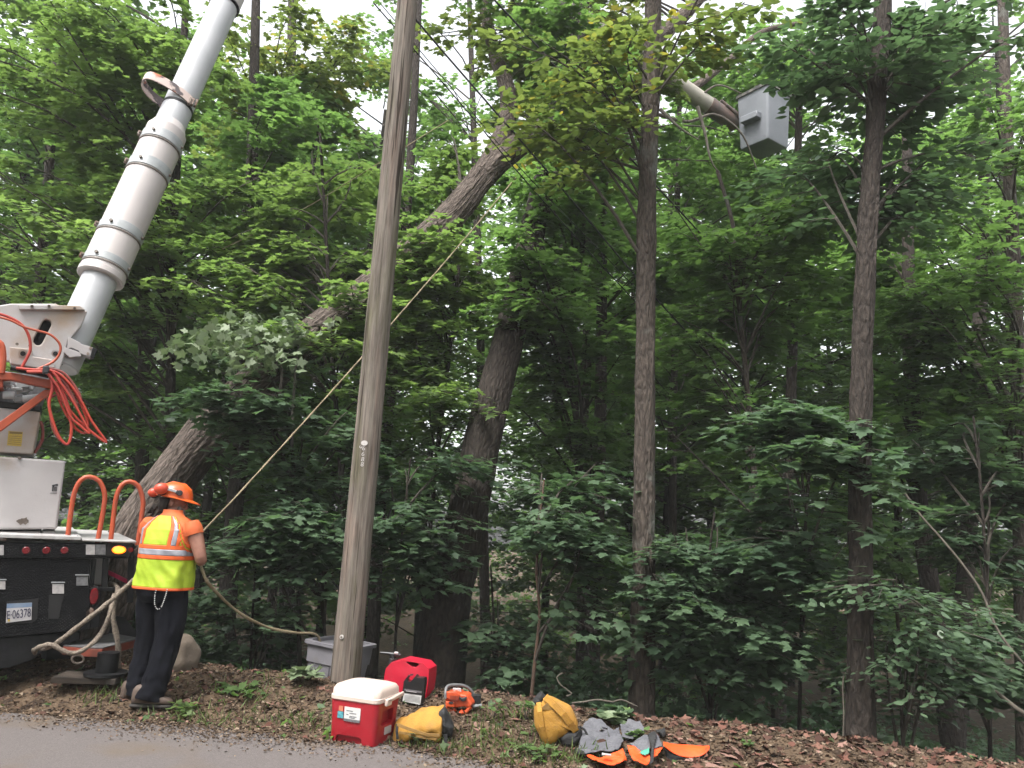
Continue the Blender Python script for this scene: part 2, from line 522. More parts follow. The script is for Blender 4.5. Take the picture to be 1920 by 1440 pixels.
def ridge(amp, fu, fv, seed):
    def f(a, l, r):
        # furrows run along the trunk; the ring closes because a is taken on a circle
        x, y = math.cos(a) * r * fu, math.sin(a) * r * fu
        v = mnoise.noise(Vector((x, y, l * fv + seed)))
        v2 = mnoise.noise(Vector((x * 2.3, y * 2.3, l * fv * 2.1 + seed * 3)))
        big = mnoise.noise(Vector((x * .18, y * .18, l * .8 + seed)))
        return amp * (abs(v) * 1.6 - .5 + .5 * v2) + r * .08 * big
    return f

def smooth_path(P, step):
    """Catmull-Rom through P, sampled about every step metres"""
    P = [Vector(p) for p in P]
    Q = [P[0] * 2 - P[1]] + P + [P[-1] * 2 - P[-2]]
    out = []
    for i in range(1, len(Q) - 2):
        k = max(2, int((Q[i + 1] - Q[i]).length / step))
        for j in range(k):
            t = j / k; a, b, c, d = Q[i - 1], Q[i], Q[i + 1], Q[i + 2]
            out.append(.5 * (2 * b + (c - a) * t + (2 * a - 5 * b + 4 * c - d) * t * t + (3 * b - a - 3 * c + d) * t ** 3))
    return out + [P[-1]]

def lerp_r(n, r0, r1, flare=0):
    return [r0 + (r1 - r0) * i / max(n - 1, 1) + flare * math.exp(-i / max(n - 1, 1) * 14) for i in range(n)]

_seed = [11]
def grow(trunk, vols, leaf, size, tpl, ns=7, nl=28, spr=.75, tmax=2.4, lr=.018, thick=5, tilt=.2, droop=.2):
    """limbs from the trunk out to the crown volumes and leafy sprays along them: (limb mesh builder, Leaves)"""
    _seed[0] += 1
    rng = np.random.default_rng(_seed[0]); LV = Leaves(_seed[0]); lb = MB()
    tz = np.array([p.z for p in trunk]); B, A, Ls = [], [], []
    for (px, py, Yc, rx, ry, dY, k) in vols:
        C = at(px, py, Yc); dep = float((np.array(C) - EYEP) @ _fw)
        for _ in range(k):
            u = rng.normal(0, 1, 3); u *= rng.uniform(.25, 1) ** .5 / np.linalg.norm(u)
            tip = C + Vector((u[0] * rx * dep / F_PX, u[1] * dY, u[2] * ry * dep / F_PX))
            hd = min(math.hypot(tip.x - p.x, tip.y - p.y) for p in trunk[::max(1, len(trunk) // 8)])
            j = int(np.argmin(np.abs(tz - (min(tip.z, tz.max()) - .35 * hd - rng.uniform(0, 1.1)))))
            a = trunk[j]; v = tip - a; ln = v.length
            arch = Vector((0, 0, .10 * ln)); wob = Vector(rng.normal(0, .05 * ln, 3))
            path = [a + v * t + (arch + wob) * (4 * t * (1 - t)) for t in (0, .2, .4, .6, .8, 1)]
            lb.tube(path, [lr * min(1.4, .5 + ln * .25) * (1 - .8 * t) + .003 for t in (0, .2, .4, .6, .8, 1)], thick, cap=False)
            h0 = math.atan2(v.y, v.x)
            for _s in range(ns):
                t = 1 - rng.uniform(0, 1) * min(.75, tmax / max(ln, .1)); q = t * 5; i = min(4, int(q))
                p = path[i].lerp(path[i + 1], q - i)
                B.append(p); A.append(h0 + rng.normal(0, .8)); Ls.append(rng.uniform(.5, 1.1) * spr)
                if thick > 3:
                    e = p + Vector((math.cos(A[-1]), math.sin(A[-1]), -.12)) * Ls[-1] * .85
                    lb.tube([p, p.lerp(e, .5) + Vector((0, 0, .03)), e], [.006, .004, .002], 3, cap=False)
    LV.sprays(np.array(B).reshape(-1, 3), np.array(A), np.array(Ls), nl, size, tpl, tilt, droop)
    return lb, LV

def tree(name, label, cat, path, r0, r1, bark, vols, leaf, size=.115, tpl=MAPLE, group=None, nside=12, step=.25, amp=0, flare=0, **kw):
    P = [at(*p) for p in path]
    b = P[0]
    zg = float(gz(b.x, b.y, False)) - .12
    if b.z > zg + .05:
        d = (P[0] - P[1]); k = (b.z - zg) / max(.2 * d.length, -d.z if d.z < 0 else .01)
        nb = b + d * min(k, 6); P = [Vector((nb.x, nb.y, zg))] + P
    tr = smooth_path(P, step)
    root = empty(name, tr[0], label, cat, group)
    mb = MB(); mb.tube(tr, lerp_r(len(tr), r0, r1, flare), nside, disp=ridge(amp, 26, 1.6, r0 * 97) if amp else None)
    mb.build('trunk', bark, root)
    if vols:
        lb, LV = grow(tr, vols, leaf, size, tpl, **kw)
        lb.build('branches', B_TWIG, root)
        link('crown', LV.mesh('crown', leaf), root)
    return root

# ------------------------------------------------------------------ the two big trees
def fallen_oak():
    P = [at(172, 1215, 8.9), at(252, 1010, 9.1), at(338, 880, 9.3), at(425, 775, 9.5), at(530, 675, 9.8), at(620, 605, 10.1), at(740, 505, 10.5), at(850, 400, 10.9), at(925, 305, 11.2)]
    P = [P[0] + (P[0] - P[1]) * .8] + P
    tr = smooth_path(P, .035)
    root = empty('leaning_oak', tr[0], 'thick furrowed oak trunk leaning far over from behind the truck to the upper right', 'tree')
    mb = MB()
    rr = [np.interp(i / (len(tr) - 1), [0, .12, .4, .8, 1], [.33, .30, .26, .225, .20]) for i in range(len(tr))]
    mb.tube(tr, rr, 72, disp=ridge(.022, 26, 1.3, 4))
    mb.build('trunk', B_OAK, root)
    lb = MB(); K = tr[-1]
    b1 = smooth_path([tr[-10], K + Vector((.18, .05, .16)), at(1010, 245, 11.4), at(1110, 165, 11.9), at(1200, 95, 12.3), at(1290, 20, 12.8), at(1380, -90, 13.2)], .05)
    lb.tube(b1, lerp_r(len(b1), .2, .1), 28, disp=ridge(.016, 28, 1.3, 9)); lb.build('limb', B_OAK, root); lb = MB()
    b2 = smooth_path([tr[-12], K + Vector((.02, .05, .2)), at(950, 225, 11.5), at(950, 165, 11.7), at(925, 90, 12), at(905, -20, 12.3), at(915, -160, 12.6)], .05)
    lb.tube(b2, lerp_r(len(b2), .17, .06), 24, disp=ridge(.012, 30, 1.4, 2)); lb.build('limb', B_OAK, root); lb = MB()
    b3 = smooth_path([at(1190, 105, 12.25), at(1270, 175, 12.5), at(1370, 110, 12.9), at(1430, 60, 13.1), at(1520, 40, 13.5)], .08)
    lb.tube(b3, lerp_r(len(b3), .09, .04), 14); lb.build('limb', B_OAK, root); lb = MB()
    for pts in (((1235, 215, 11.6), (1290, 228, 11.6), (1340, 215, 11.7), (1390, 250, 11.8), (1420, 320, 12)), ((1308, 200, 11.5), (1322, 250, 11.5), (1333, 300, 11.5), (1352, 330, 11.6)),
                ((1238, 205, 11.6), (1275, 240, 11.5), (1310, 262, 11.5)), ((1260, 165, 12.4), (1300, 185, 12.3), (1345, 160, 12.3), (1390, 175, 12.4)), ((1050, 90, 11.8), (1105, 130, 11.6), (1150, 118, 11.6), (1200, 150, 11.6))):
        q = smooth_path([at(*p) for p in pts], .06); lb.tube(q, lerp_r(len(q), .032, .010), 8); lb.build('broken_limb', M_bare, root); lb = MB()
    b4 = smooth_path([tr[len(tr) // 2], at(600, 612, 9.7), at(520, 632, 9.0), at(440, 665, 8.5)], .08)
    lb.tube(b4, lerp_r(len(b4), .03, .008), 8)
    lb.build('limb', B_OAK, root)
    l2, LV = grow(b1[10:], [(1120, 120, 12, 200, 90, 1, 16), (1010, 0, 12.3, 180, 120, 1, 12), (900, 30, 12.2, 120, 80, 1, 6)], YELLOW, .13, MAPLE_L, nl=18)
    l2.build('branches', B_TWIG, root); link('crown', LV.mesh('crown', YELLOW), root)
    # wilted leaves hanging on the torn branch
    LW = Leaves(77)
    rng = np.random.default_rng(3)
    B = np.array([b4[int(k)] for k in rng.uniform(len(b4) * .5, len(b4) - 1, 44)])
    B = B + rng.normal(0, 1, B.shape) * np.array([.30, .12, .12]) + np.array([-.05, -.5, -.08])
    LW.sprays(B, rng.uniform(0, 6.28, 44), rng.uniform(.15, .42, 44), 12, .105, MAPLE, tilt=.9, droop=.9, wid=.5)
    link('wilted_leaves', LW.mesh('wilted_leaves', PALE), root)
fallen_oak()

tree('oak_tree', 'stout dark upright oak trunk in the centre, just right of the red fuel can', 'tree',
     [(822, 1262, 9.2), (838, 1130, 9.3), (868, 1010, 9.4), (915, 780, 9.7), (962, 600, 10), (1000, 430, 10.4), (1040, 260, 10.8), (1085, 60, 11.3), (1120, -250, 12)],
     .285, .07, B_DARK, [(1000, -200, 11, 350, 200, 2, 8), (1060, 190, 10.2, 70, 60, .3, 6), (1080, 70, 10.6, 80, 60, .4, 6), (1060, 120, 12.4, 110, 80, 1, 6), (1330, 290, 13, 90, 40, .6, 4)], GREEN, nside=56, step=.05, amp=.016, flare=.06)
tree('roadside_maple', 'straight furrowed grey trunk just behind the heap of grey and orange chaps', 'tree',
     [(1204, 1325, 8.2), (1206, 1100, 8.2), (1208, 900, 8.25), (1210, 700, 8.3), (1214, 350, 8.4), (1226, 0, 8.6), (1230, -350, 8.9)],
     .118, .095, B_GREY, [(1070, 140, 8.0, 190, 100, .7, 11), (1340, 10, 8.0, 100, 30, .5, 3), (1000, 190, 8.2, 110, 50, .5, 3), (1240, -300, 8.5, 420, 170, 2, 8)],
     YELLOW, .115, OVAL, nside=36, step=.05, amp=.015, flare=.05, nl=22, ns=6)
tree('roadside_maple', 'straight brown trunk on the right standing in the reddish leaf litter, dark crown above', 'tree',
     [(1614, 1395, 7.0), (1614, 1100, 7.0), (1613, 800, 7.1), (1624, 480, 7.2), (1643, 200, 7.35), (1656, 0, 7.5), (1664, -350, 7.8)],
     .103, .082, B_DARK, [(1620, 110, 7.6, 190, 130, .7, 16), (1790, 60, 8, 170, 110, .8, 10), (1560, 330, 8.0, 150, 60, .7, 8), (1720, 330, 8, 120, 90, .6, 6), (1650, -280, 8, 380, 200, 2, 10)],
     DARK, .115, OVAL, nside=36, step=.05, amp=.015, flare=.05, nl=24, ns=6)

# ------------------------------------------------------------------ near maples and saplings
tree('maple_tree', 'bright green maple with layered leaves filling the upper left behind the white boom', 'tree',
     [(318, 950, 11.8), (320, 700, 11.8), (324, 450, 11.9), (338, 200, 12), (350, -50, 12.2), (355, -350, 12.6)], .085, .045, B_DARK,
     [(110, 110, 10.5, 230, 150, 1.3, 31), (130, 400, 10.5, 220, 130, 1.3, 30), (420, 400, 11.2, 130, 110, 1, 10), (40, 590, 10.5, 140, 60, 1, 9), (150, -260, 11, 380, 200, 2, 12), (330, 60, 11, 120, 100, 1, 8)], BRIGHT)
tree('maple_sapling', 'slim maple whose layered green leaves hang just left of the upper utility pole', 'sapling',
     [(655, 1200, 10.6), (640, 900, 10.6), (622, 650, 10.6), (610, 420, 10.7), (600, 250, 10.8)], .045, .02, B_DARK,
     [(560, 455, 11.4, 170, 70, .7, 15), (640, 500, 11.2, 90, 40, .5, 6), (680, 540, 9.6, 50, 20, .3, 3), (560, 620, 9.2, 40, 14, .2, 2), (430, 530, 10.4, 120, 50, .6, 7), (640, 340, 11.4, 90, 70, .7, 6), (690, 700, 9.6, 50, 60, .4, 3)], BRIGHT)
tree('maple_sapling', 'leafy sapling spreading bluish green leaves low over the leaning trunk', 'sapling',
     [(560, 1160, 9.0), (556, 960, 8.9), (540, 800, 8.8), (505, 700, 8.7)], .03, .012, B_DARK,
     [(460, 738, 8.3, 80, 10, .25, 5), (390, 742, 8.3, 50, 10, .2, 2), (560, 590, 9.4, 60, 14, .25, 2), (620, 790, 8.8, 60, 50, .3, 3), (600, 860, 8.8, 50, 40, .3, 2)], DARK)
tree('maple_sapling', 'thin leaning sapling right beside the middle of the utility pole, bright leaves', 'sapling',
     [(790, 1180, 10.8), (815, 900, 10.8), (846, 640, 10.8), (862, 480, 10.9), (870, 330, 11)], .04, .018, B_DARK,
     [(850, 540, 11.6, 130, 80, .6, 10), (800, 440, 10.0, 50, 40, .3, 5), (770, 520, 10.0, 50, 30, .3, 4), (820, 300, 12, 70, 80, .6, 6), (800, 640, 10.2, 90, 60, .5, 7), (850, 740, 9.6, 60, 50, .4, 4)], BRIGHT)
tree('maple_tree', 'slender maple behind the upright oak with a wide mid green crown', 'tree',
     [(1105, 1180, 12), (1085, 860, 12), (1075, 600, 12.1), (1085, 350, 12.2), (1090, 100, 12.5)], .06, .03, B_DARK,
     [(1010, 480, 9.4, 60, 60, .3, 7), (1050, 340, 9.9, 60, 60, .3, 5), (990, 570, 9.3, 50, 20, .3, 3), (1060, 400, 11.2, 120, 90, .8, 10), (1080, 590, 10.8, 130, 90, .8, 11), (960, 430, 10.6, 60, 50, .4, 4), (990, 560, 9.6, 80, 24, .4, 4), (1060, 760, 11, 110, 60, .6, 6), (1100, 260, 11.4, 100, 60, .8, 5)], GREEN)
tree('crooked_maple', 'thin crooked grey tree between the two straight trunks on the right', 'tree',
     [(1428, 1050, 9.6), (1415, 900, 9.6), (1402, 740, 9.7), (1385, 560, 9.8), (1376, 430, 9.9), (1345, 320, 10)], .05, .024, B_GREY,
     [(1330, 420, 9.6, 110, 80, .8, 10), (1470, 390, 9.6, 120, 70, .8, 11), (1470, 560, 9.8, 110, 80, .8, 9), (1310, 600, 9.8, 90, 80, .8, 7), (1330, 780, 10, 100, 70, .8, 6)], GREEN, nl=20)
tree('maple_tree', 'grey trunk at the right edge with fresh green maple leaves reaching inward', 'tree',
     [(1916, 1130, 11), (1910, 800, 11), (1903, 520, 11), (1890, 300, 11.1), (1880, 0, 11.4), (1878, -300, 12)], .11, .07, B_GREY,
     [(1760, 540, 9.6, 140, 70, .9, 15), (1730, 640, 9.8, 100, 70, .8, 8), (1800, 420, 9.8, 120, 70, .8, 7), (1870, 200, 10, 100, 110, .8, 6), (1880, 700, 9.8, 80, 100, .8, 6)], GREEN, nl=20)
tree('maple_sapling', 'low sapling left of the pole with a flat tier of bluish leaves above the bin', 'sapling',
     [(612, 1230, 8.9), (600, 1080, 8.8), (588, 980, 8.7), (575, 920, 8.6)], .022, .01, B_DARK,
     [(560, 955, 8.2, 100, 16, .3, 6), (470, 1012, 8.4, 70, 14, .3, 4), (620, 980, 8.4, 50, 24, .3, 3)], DARK)
tree('maple_sapling', 'low sapling right of the pole, leaves spread in front of the stout oak', 'sapling',
     [(740, 1235, 9.0), (748, 1080, 8.9), (758, 960, 8.8), (770, 860, 8.8)], .02, .009, B_DARK,
     [(775, 950, 8.6, 60, 18, .3, 4), (760, 1010, 8.6, 50, 14, .3, 2), (850, 860, 8.9, 50, 20, .3, 2), (760, 850, 8.9, 40, 40, .3, 2)], DARK)
tree('maple_sapling', 'sapling with a reddish brown stem behind the upright yellow bag', 'sapling',
     [(1003, 1240, 8.4), (1012, 1150, 8.4), (1006, 1080, 8.4), (1010, 1000, 8.4), (1020, 900, 8.4)], .022, .01, mat('red_stem', (.13, .075, .05), .9, (.08, .05, .035), 9),
     [(1010, 965, 8.3, 80, 22, .4, 5), (1080, 1000, 8.4, 70, 20, .3, 4), (1070, 890, 8.6, 70, 34, .4, 4)], DARK)
tree('maple_sapling', 'bushy sapling low between the two straight trunks on the right, dark leaves', 'sapling',
     [(1330, 1290, 8.4), (1325, 1150, 8.4), (1330, 1040, 8.4), (1340, 960, 8.4)], .025, .01, B_DARK,
     [(1300, 1010, 8.5, 110, 30, .5, 7), (1400, 1060, 8.3, 100, 34, .5, 7), (1310, 1130, 8.2, 110, 44, .5, 7), (1430, 1180, 8.0, 110, 44, .4, 7), (1230, 1090, 8.0, 46, 26, .2, 3)], DARK)
tree('maple_sapling', 'drooping sapling whose big pale leaves cross in front of the right straight trunk', 'sapling',
     [(1500, 1300, 8.0), (1505, 1080, 7.9), (1515, 900, 7.8), (1520, 780, 7.8)], .022, .01, B_DARK,
     [(1500, 785, 7.4, 90, 16, .3, 4), (1565, 830, 7.0, 50, 10, .15, 2), (1490, 1010, 7.8, 80, 44, .4, 6), (1460, 890, 8.2, 70, 30, .4, 2)], DARK, .14)
tree('viburnum_bush', 'spreading bush with rounded leaves right of the brown trunk', 'bush',
     [(1690, 1330, 7.0), (1685, 1200, 6.9), (1675, 1090, 6.8)], .016, .008, B_DARK,
     [(1660, 1075, 6.7, 50, 12, .15, 2), (1710, 1130, 7.0, 60, 24, .25, 4), (1720, 1200, 7.2, 70, 26, .25, 4)], DARK, .08, OVAL)
tree('maple_sapling', 'shaded sapling at the lower right edge beyond the leaf litter', 'sapling',
     [(1855, 1330, 8.2), (1850, 1100, 8.2), (1840, 930, 8.2), (1825, 780, 8.3)], .025, .012, B_DARK,
     [(1850, 960, 8.4, 90, 90, .6, 9), (1840, 1200, 7.6, 90, 70, .5, 9), (1790, 840, 8.8, 100, 70, .6, 8)], DARK)
tree('maple_sapling', 'low dark sapling between the worker and the utility pole', 'sapling',
     [(470, 1240, 9.4), (475, 1120, 9.4), (480, 1060, 9.4)], .02, .01, B_DARK,
     [(470, 1100, 9.6, 60, 30, .4, 3), (540, 1130, 9.6, 50, 30, .4, 2), (420, 1160, 9.8, 50, 20, .3, 1)], DARK)
tree('maple_sapling', 'low dark sapling behind the chainsaw, right of the stout oak', 'sapling',
     [(930, 1270, 9.2), (925, 1150, 9.2), (920, 1060, 9.2)], .02, .01, B_DARK,
     [(950, 1150, 9.4, 50, 50, .4, 4), (940, 1230, 9.2, 40, 24, .3, 2)], DARK)

# ------------------------------------------------------------------ trees further in
mid = [  # label, trunk path, r, crown
 ('dark trunk in shade behind the orange handrails of the truck', [(262, 1000, 14), (268, 800, 14), (272, 500, 14.2), (280, 100, 15)], .13, [(230, 640, 13.5, 230, 130, 2, 14), (260, 250, 14, 260, 200, 2, 12)]),
 ('dark straight trunk in shade just right of the worker', [(425, 1150, 12.5), (440, 950, 12.5), (455, 780, 12.6), (470, 400, 13), (480, 0, 13.6)], .15, [(480, 300, 13, 200, 160, 2, 12), (430, 820, 12.8, 150, 90, 1.5, 7)]),
 ('thin trunk seen left of the pole above the hanging rope', [(512, 1100, 14.5), (530, 900, 14.5), (560, 650, 14.6), (585, 330, 15), (605, 150, 15.4)], .09, [(560, 270, 15, 170, 130, 2, 9), (600, 750, 14, 170, 100, 2, 8)]),
 ('tall tree with a forked dark trunk against the white sky left of the pole', [(535, 900, 16), (530, 600, 16), (532, 330, 16.5), (545, 150, 17), (550, -150, 18)], .17, [(540, 110, 14.5, 200, 70, 1.5, 13), (440, 200, 15.5, 110, 100, 2, 6), (640, 140, 15, 100, 80, 2, 5)]),
 ('shaded trunk directly right of the foot of the utility pole', [(700, 1180, 13.5), (712, 950, 13.5), (740, 650, 13.7), (770, 300, 14.2), (790, -100, 15)], .12, [(760, 300, 14, 150, 120, 2, 9), (740, 800, 13.4, 160, 110, 1.6, 8)]),
 ('slender dark trunk right of the stout oak, lit leaves behind', [(1090, 1150, 15), (1094, 900, 15), (1098, 700, 15.1), (1105, 350, 15.6), (1110, 50, 16)], .10, [(1080, 330, 15, 190, 150, 2, 12), (1060, 800, 14.6, 140, 120, 2, 8)]),
 ('shaggy grey trunk left of the furrowed roadside maple', [(1112, 1200, 13), (1120, 980, 13), (1126, 760, 13.1), (1130, 450, 13.5), (1138, 100, 14.2)], .13, [(1170, 480, 13.4, 170, 130, 1.6, 11), (1150, 1000, 13, 150, 110, 1.4, 7)]),
 ('thin dark trunk close behind the furrowed roadside maple', [(1262, 1150, 15), (1262, 850, 15), (1268, 500, 15.4), (1275, 150, 16)], .09, [(1300, 650, 15, 180, 150, 2, 11), (1280, 250, 15.6, 200, 120, 2, 9)]),
 ('shaded tree between the crooked grey tree and the bucket', [(1470, 1100, 13.5), (1480, 850, 13.5), (1490, 500, 13.8), (1500, 150, 14.6)], .12, [(1500, 480, 13.6, 170, 120, 1.6, 10), (1510, 880, 13.2, 160, 130, 1.6, 9), (1530, 170, 14.4, 140, 110, 2, 8), (1400, 90, 15, 120, 80, 2, 7), (1390, 330, 14, 90, 50, 1, 5)]),
 ('dark leaning trunk right of the straight brown trunk', [(1775, 1330, 10.5), (1755, 1180, 10.5), (1730, 1000, 10.6), (1715, 850, 10.8), (1705, 600, 11.2), (1700, 250, 12)], .14, [(1720, 780, 11, 150, 100, 1.2, 9), (1700, 430, 11.6, 160, 110, 1.4, 9)]),
 ('thick dark trunk in shade near the right edge behind the bent branch', [(1800, 1250, 14), (1812, 1050, 14), (1826, 850, 14.1), (1840, 500, 14.6), (1850, 150, 15.4)], .17, [(1830, 820, 14, 170, 130, 1.8, 11), (1830, 330, 15, 180, 160, 2, 11)]),
 ('shaded tree at the left edge behind the truck turret', [(40, 1000, 14), (60, 700, 14), (90, 350, 14.4), (110, 0, 15)], .13, [(80, 700, 13.5, 190, 130, 2, 12), (60, 300, 14, 220, 200, 2, 12)]),
 ('tree whose thin crown stands against the bright sky above the leaning trunk', [(905, 900, 17), (900, 600, 17), (890, 300, 17.5), (880, 0, 18.4)], .12, [(850, 220, 17.6, 110, 100, 2, 5), (720, 60, 17, 120, 80, 2, 5), (1010, 110, 18, 100, 70, 2, 4), (960, 640, 17, 190, 150, 2, 12)]),
]
for label, path, r, vols in mid:
    tree('forest_tree', label, 'tree', path, r, r * .55, B_DARK, [(a, b, c, d, e, f, int(g * 1.28)) for a, b, c, d, e, f, g in vols], YELLOW if 'forked' in label else GREEN, .135, MAPLE_L,
         ns=8, nl=27, spr=.95, tmax=3, thick=3)

# deep in the woods: one crown mesh on every trunk
def deep_tree():
    _s = np.random.default_rng(42)
    tr = smooth_path([(0, 0, 0), (.1, .05, 4), (-.05, .1, 9), (.1, 0, 15)], .8)
    root = empty('deep_woods_tree', (0, 0, 0), 'slender tree deep in the woods behind the nearer trunks', 'tree', 'trees deep in the woods')
    mb = MB(); mb.tube(tr, lerp_r(len(tr), .15, .05), 8); mb.build('trunk', B_DARK, root)
    lb, LV = MB(), Leaves(9)
    B, A, Ls = [], [], []
    for _ in range(110):
        z = 2.0 + 13.5 * _s.uniform(0, 1); a = _s.uniform(0, 6.283); ln = _s.uniform(.8, 3.6) * (1.15 - .5 * abs(z - 9) / 9)
        s0 = Vector((0, 0, z - .3 * ln)); v = Vector((math.cos(a) * ln, math.sin(a) * ln, .3 * ln))
        lb.tube([s0, s0 + v * .5 + Vector((0, 0, .15)), s0 + v], [.03, .018, .006], 3, cap=False)
        for k in range(6):
            B.append(s0 + v * _s.uniform(.3, 1)); A.append(a + _s.normal(0, .8)); Ls.append(_s.uniform(.7, 1.3))
    LV.sprays(np.array(B), np.array(A), np.array(Ls), 30, .165, FAR, droop=.2)
    lb.build('branches', B_TWIG, root); link('crown', LV.mesh('crown', GREEN), root)
    return root
proto = deep_tree()
spots = [(-60, 21), (150, 24), (390, 20), (500, 26), (650, 22), (800, 25), (1030, 28), (1180, 23), (1330, 26), (1400, 20), (1560, 24), (1690, 20), (1790, 27), (1930, 22), (300, 30), (620, 27), (1480, 32), (2060, 26), (-200, 25), (1250, 19), (700, 30), (60, 27), (230, 22), (570, 29), (1100, 26), (1620, 30), (450, 33), (1280, 34)]
_s = np.random.default_rng(8)
def copy_tree(src):
    r = src.copy(); COL.objects.link(r)
    for ch in src.children:
        c = ch.copy(); COL.objects.link(c); c.parent = r; c.matrix_parent_inverse = Matrix.Identity(4)
    return r
for i, (px, Yd) in enumerate(spots):
    o = proto if i == 0 else copy_tree(proto)
    p = at(px, 1000, Yd)
    o.location = (p.x, p.y, float(gz(p.x, p.y, False)) - .1)
    o.rotation_euler = (0, 0, _s.uniform(0, 6.28))
    k = _s.uniform(.85, 1.2); o.scale = (k, k, k * _s.uniform(.95, 1.35))

# the far side of the ravine reads as one mass
LV = Leaves(31)
n = 4300
px = _s.uniform(-250, 2200, n); Yd = _s.uniform(36, 60, n)
tops = 560 - 140 * vnoise(px / 170, 2.5) - 60 * vnoise(px / 45, 7.5)
py = tops + (1230 - tops) * _s.uniform(0, 1, n) ** .8
LV.sprays(np.array([at(a, b, c) for a, b, c in zip(px, py, Yd)]), _s.uniform(0, 6.28, n), _s.uniform(1.0, 2.2, n), 30, .24, FAR, tilt=.4)
tag(link('far_woods', LV.mesh('far_woods', GREEN)), 'far leafy wood beyond the ravine showing between the trunks', 'woods', kind='stuff')
LV = Leaves(32)
n = 5600
Yd = 8.0 + 13 * _s.uniform(0, 1, n) ** 1.25; px = _s.uniform(-150, 2080, n)
P = np.array([at(a, 1100, c) for a, c in zip(px, Yd)]); Yd = Yd + np.clip(crest_y(P[:, 0]) + .7 - P[:, 1], 0, 5)
P = np.array([at(a, 1100, c) for a, c in zip(px, Yd)])
k_ = ((px > 960) & (P[:, 1] > 8.7)) | (px > 1240) | (P[:, 1] > 9.3); P, px, n = P[k_], px[k_], int(k_.sum())
P[:, 2] = gz(P[:, 0], P[:, 1], False) + .05 + np.where(px < 1000, .6, np.where(P[:, 1] < 8.7, .45, 1.2)) * _s.uniform(0, 1, n) ** 1.2
LV.sprays(P, _s.uniform(0, 6.28, n), _s.uniform(.4, .9, n), 20, .105, MAPLE_L, tilt=.4)
tag(link('understory', LV.mesh('understory', DARK)), 'low green undergrowth covering the ravine slope under the trees', 'undergrowth', kind='stuff')

# the woods on the near side of the road, behind the photographer: they close off the light from that side
LV = Leaves(33); n = 1500
a = _s.uniform(R_(100), R_(350), n) ; a = R_(270) + (_s.uniform(-1, 1, n)) * R_(95)
rr = _s.uniform(11, 17, n); z = 1.0 + 13 * _s.uniform(0, 1, n)
LV.sprays(np.stack([rr * np.cos(a), rr * np.sin(a) - 1, z], 1), _s.uniform(0, 6.28, n), _s.uniform(1.0, 2.2, n), 26, .30, FAR, tilt=.5)
tag(link('near_side_woods', LV.mesh('near_side_woods', GREEN)), 'leafy wood on the near side of the road behind the viewer', 'woods', kind='stuff')
# ------------------------------------------------------------------ paints
M_white = mat('white_paint', (.52, .49, .49), .45, (.45, .42, .42), 2.2, 6, (.45, .75), bump=.06, bscale=30, c3=(.42, .29, .18), s3=1.9, t3=(.53, .74))
M_boomw = mat('boom_white', (.58, .53, .515), .42, (.51, .465, .455), 1.6, 6, (.4, .75), c3=(.42, .36, .31), s3=3.2, t3=(.68, .78))
M_boomg = mat('boom_grey', (.52, .525, .545), .38, (.46, .47, .49), 2.5, 5)
M_band = mat('band_steel', (.44, .46, .47), .42, (.34, .36, .37), 8)
M_black = mat('black_steel', (.008, .008, .009), .55, (.02, .02, .022), 14, 5, bump=.1, bscale=50, spec=.2)
M_dark = mat('void_shade', (.006, .006, .007), .7)  # flat dark colour that stands in for the shade inside holes and gaps
M_rust = mat('rusty_steel', (.16, .085, .055), .8, (.34, .28, .24), 9, 6, (.42, .6), bump=.3, bscale=60)
M_orange = mat('orange_paint', (.50, .085, .03), .45, (.40, .07, .03), 4, 5, c3=(.25, .07, .04), s3=9, t3=(.66, .74))
M_hose = mat('red_hose', (.52, .055, .03), .42, (.42, .04, .03), 6)
M_hose_d = mat('worn_hose', (.22, .05, .045), .5, (.3, .06, .05), 10)
M_bolt = mat('bolt_steel', (.10, .075, .06), .6, (.2, .16, .13), 30)
M_redlens = mat('red_lens', (.20, .008, .012), .2, (.13, .006, .01), 30)
M_amber = mat('amber_lamp_lit', (.9, .3, .02), .3, emit=((1.0, .40, .02), 1.9))
M_amber2 = mat('amber_lamp_rim', (.5, .1, .01), .3, emit=((1.0, .16, .005), .9))
M_refl = mat('reflector_white', (.55, .52, .52), .35, (.42, .40, .40), 40)
M_grey = mat('grey_plate', (.20, .20, .21), .45, (.13, .13, .135), 40)
M_wood = mat('grey_wood_board', (.06, .042, .03), .9, (.035, .026, .02), 5, 6, stretch=(1, 8, 8), bump=.4)
M_galv = mat('deck_edge', (.55, .54, .54), .45, (.40, .38, .37), 9, 5)
M_yel = mat('yellow_notice', (.62, .43, .06), .6, (.5, .36, .1), 60)
M_ink = mat('black_ink', (.02, .02, .025), .6)
M_rubber = mat('tyre_rubber', (.015, .015, .016), .8, (.03, .03, .03), 20)

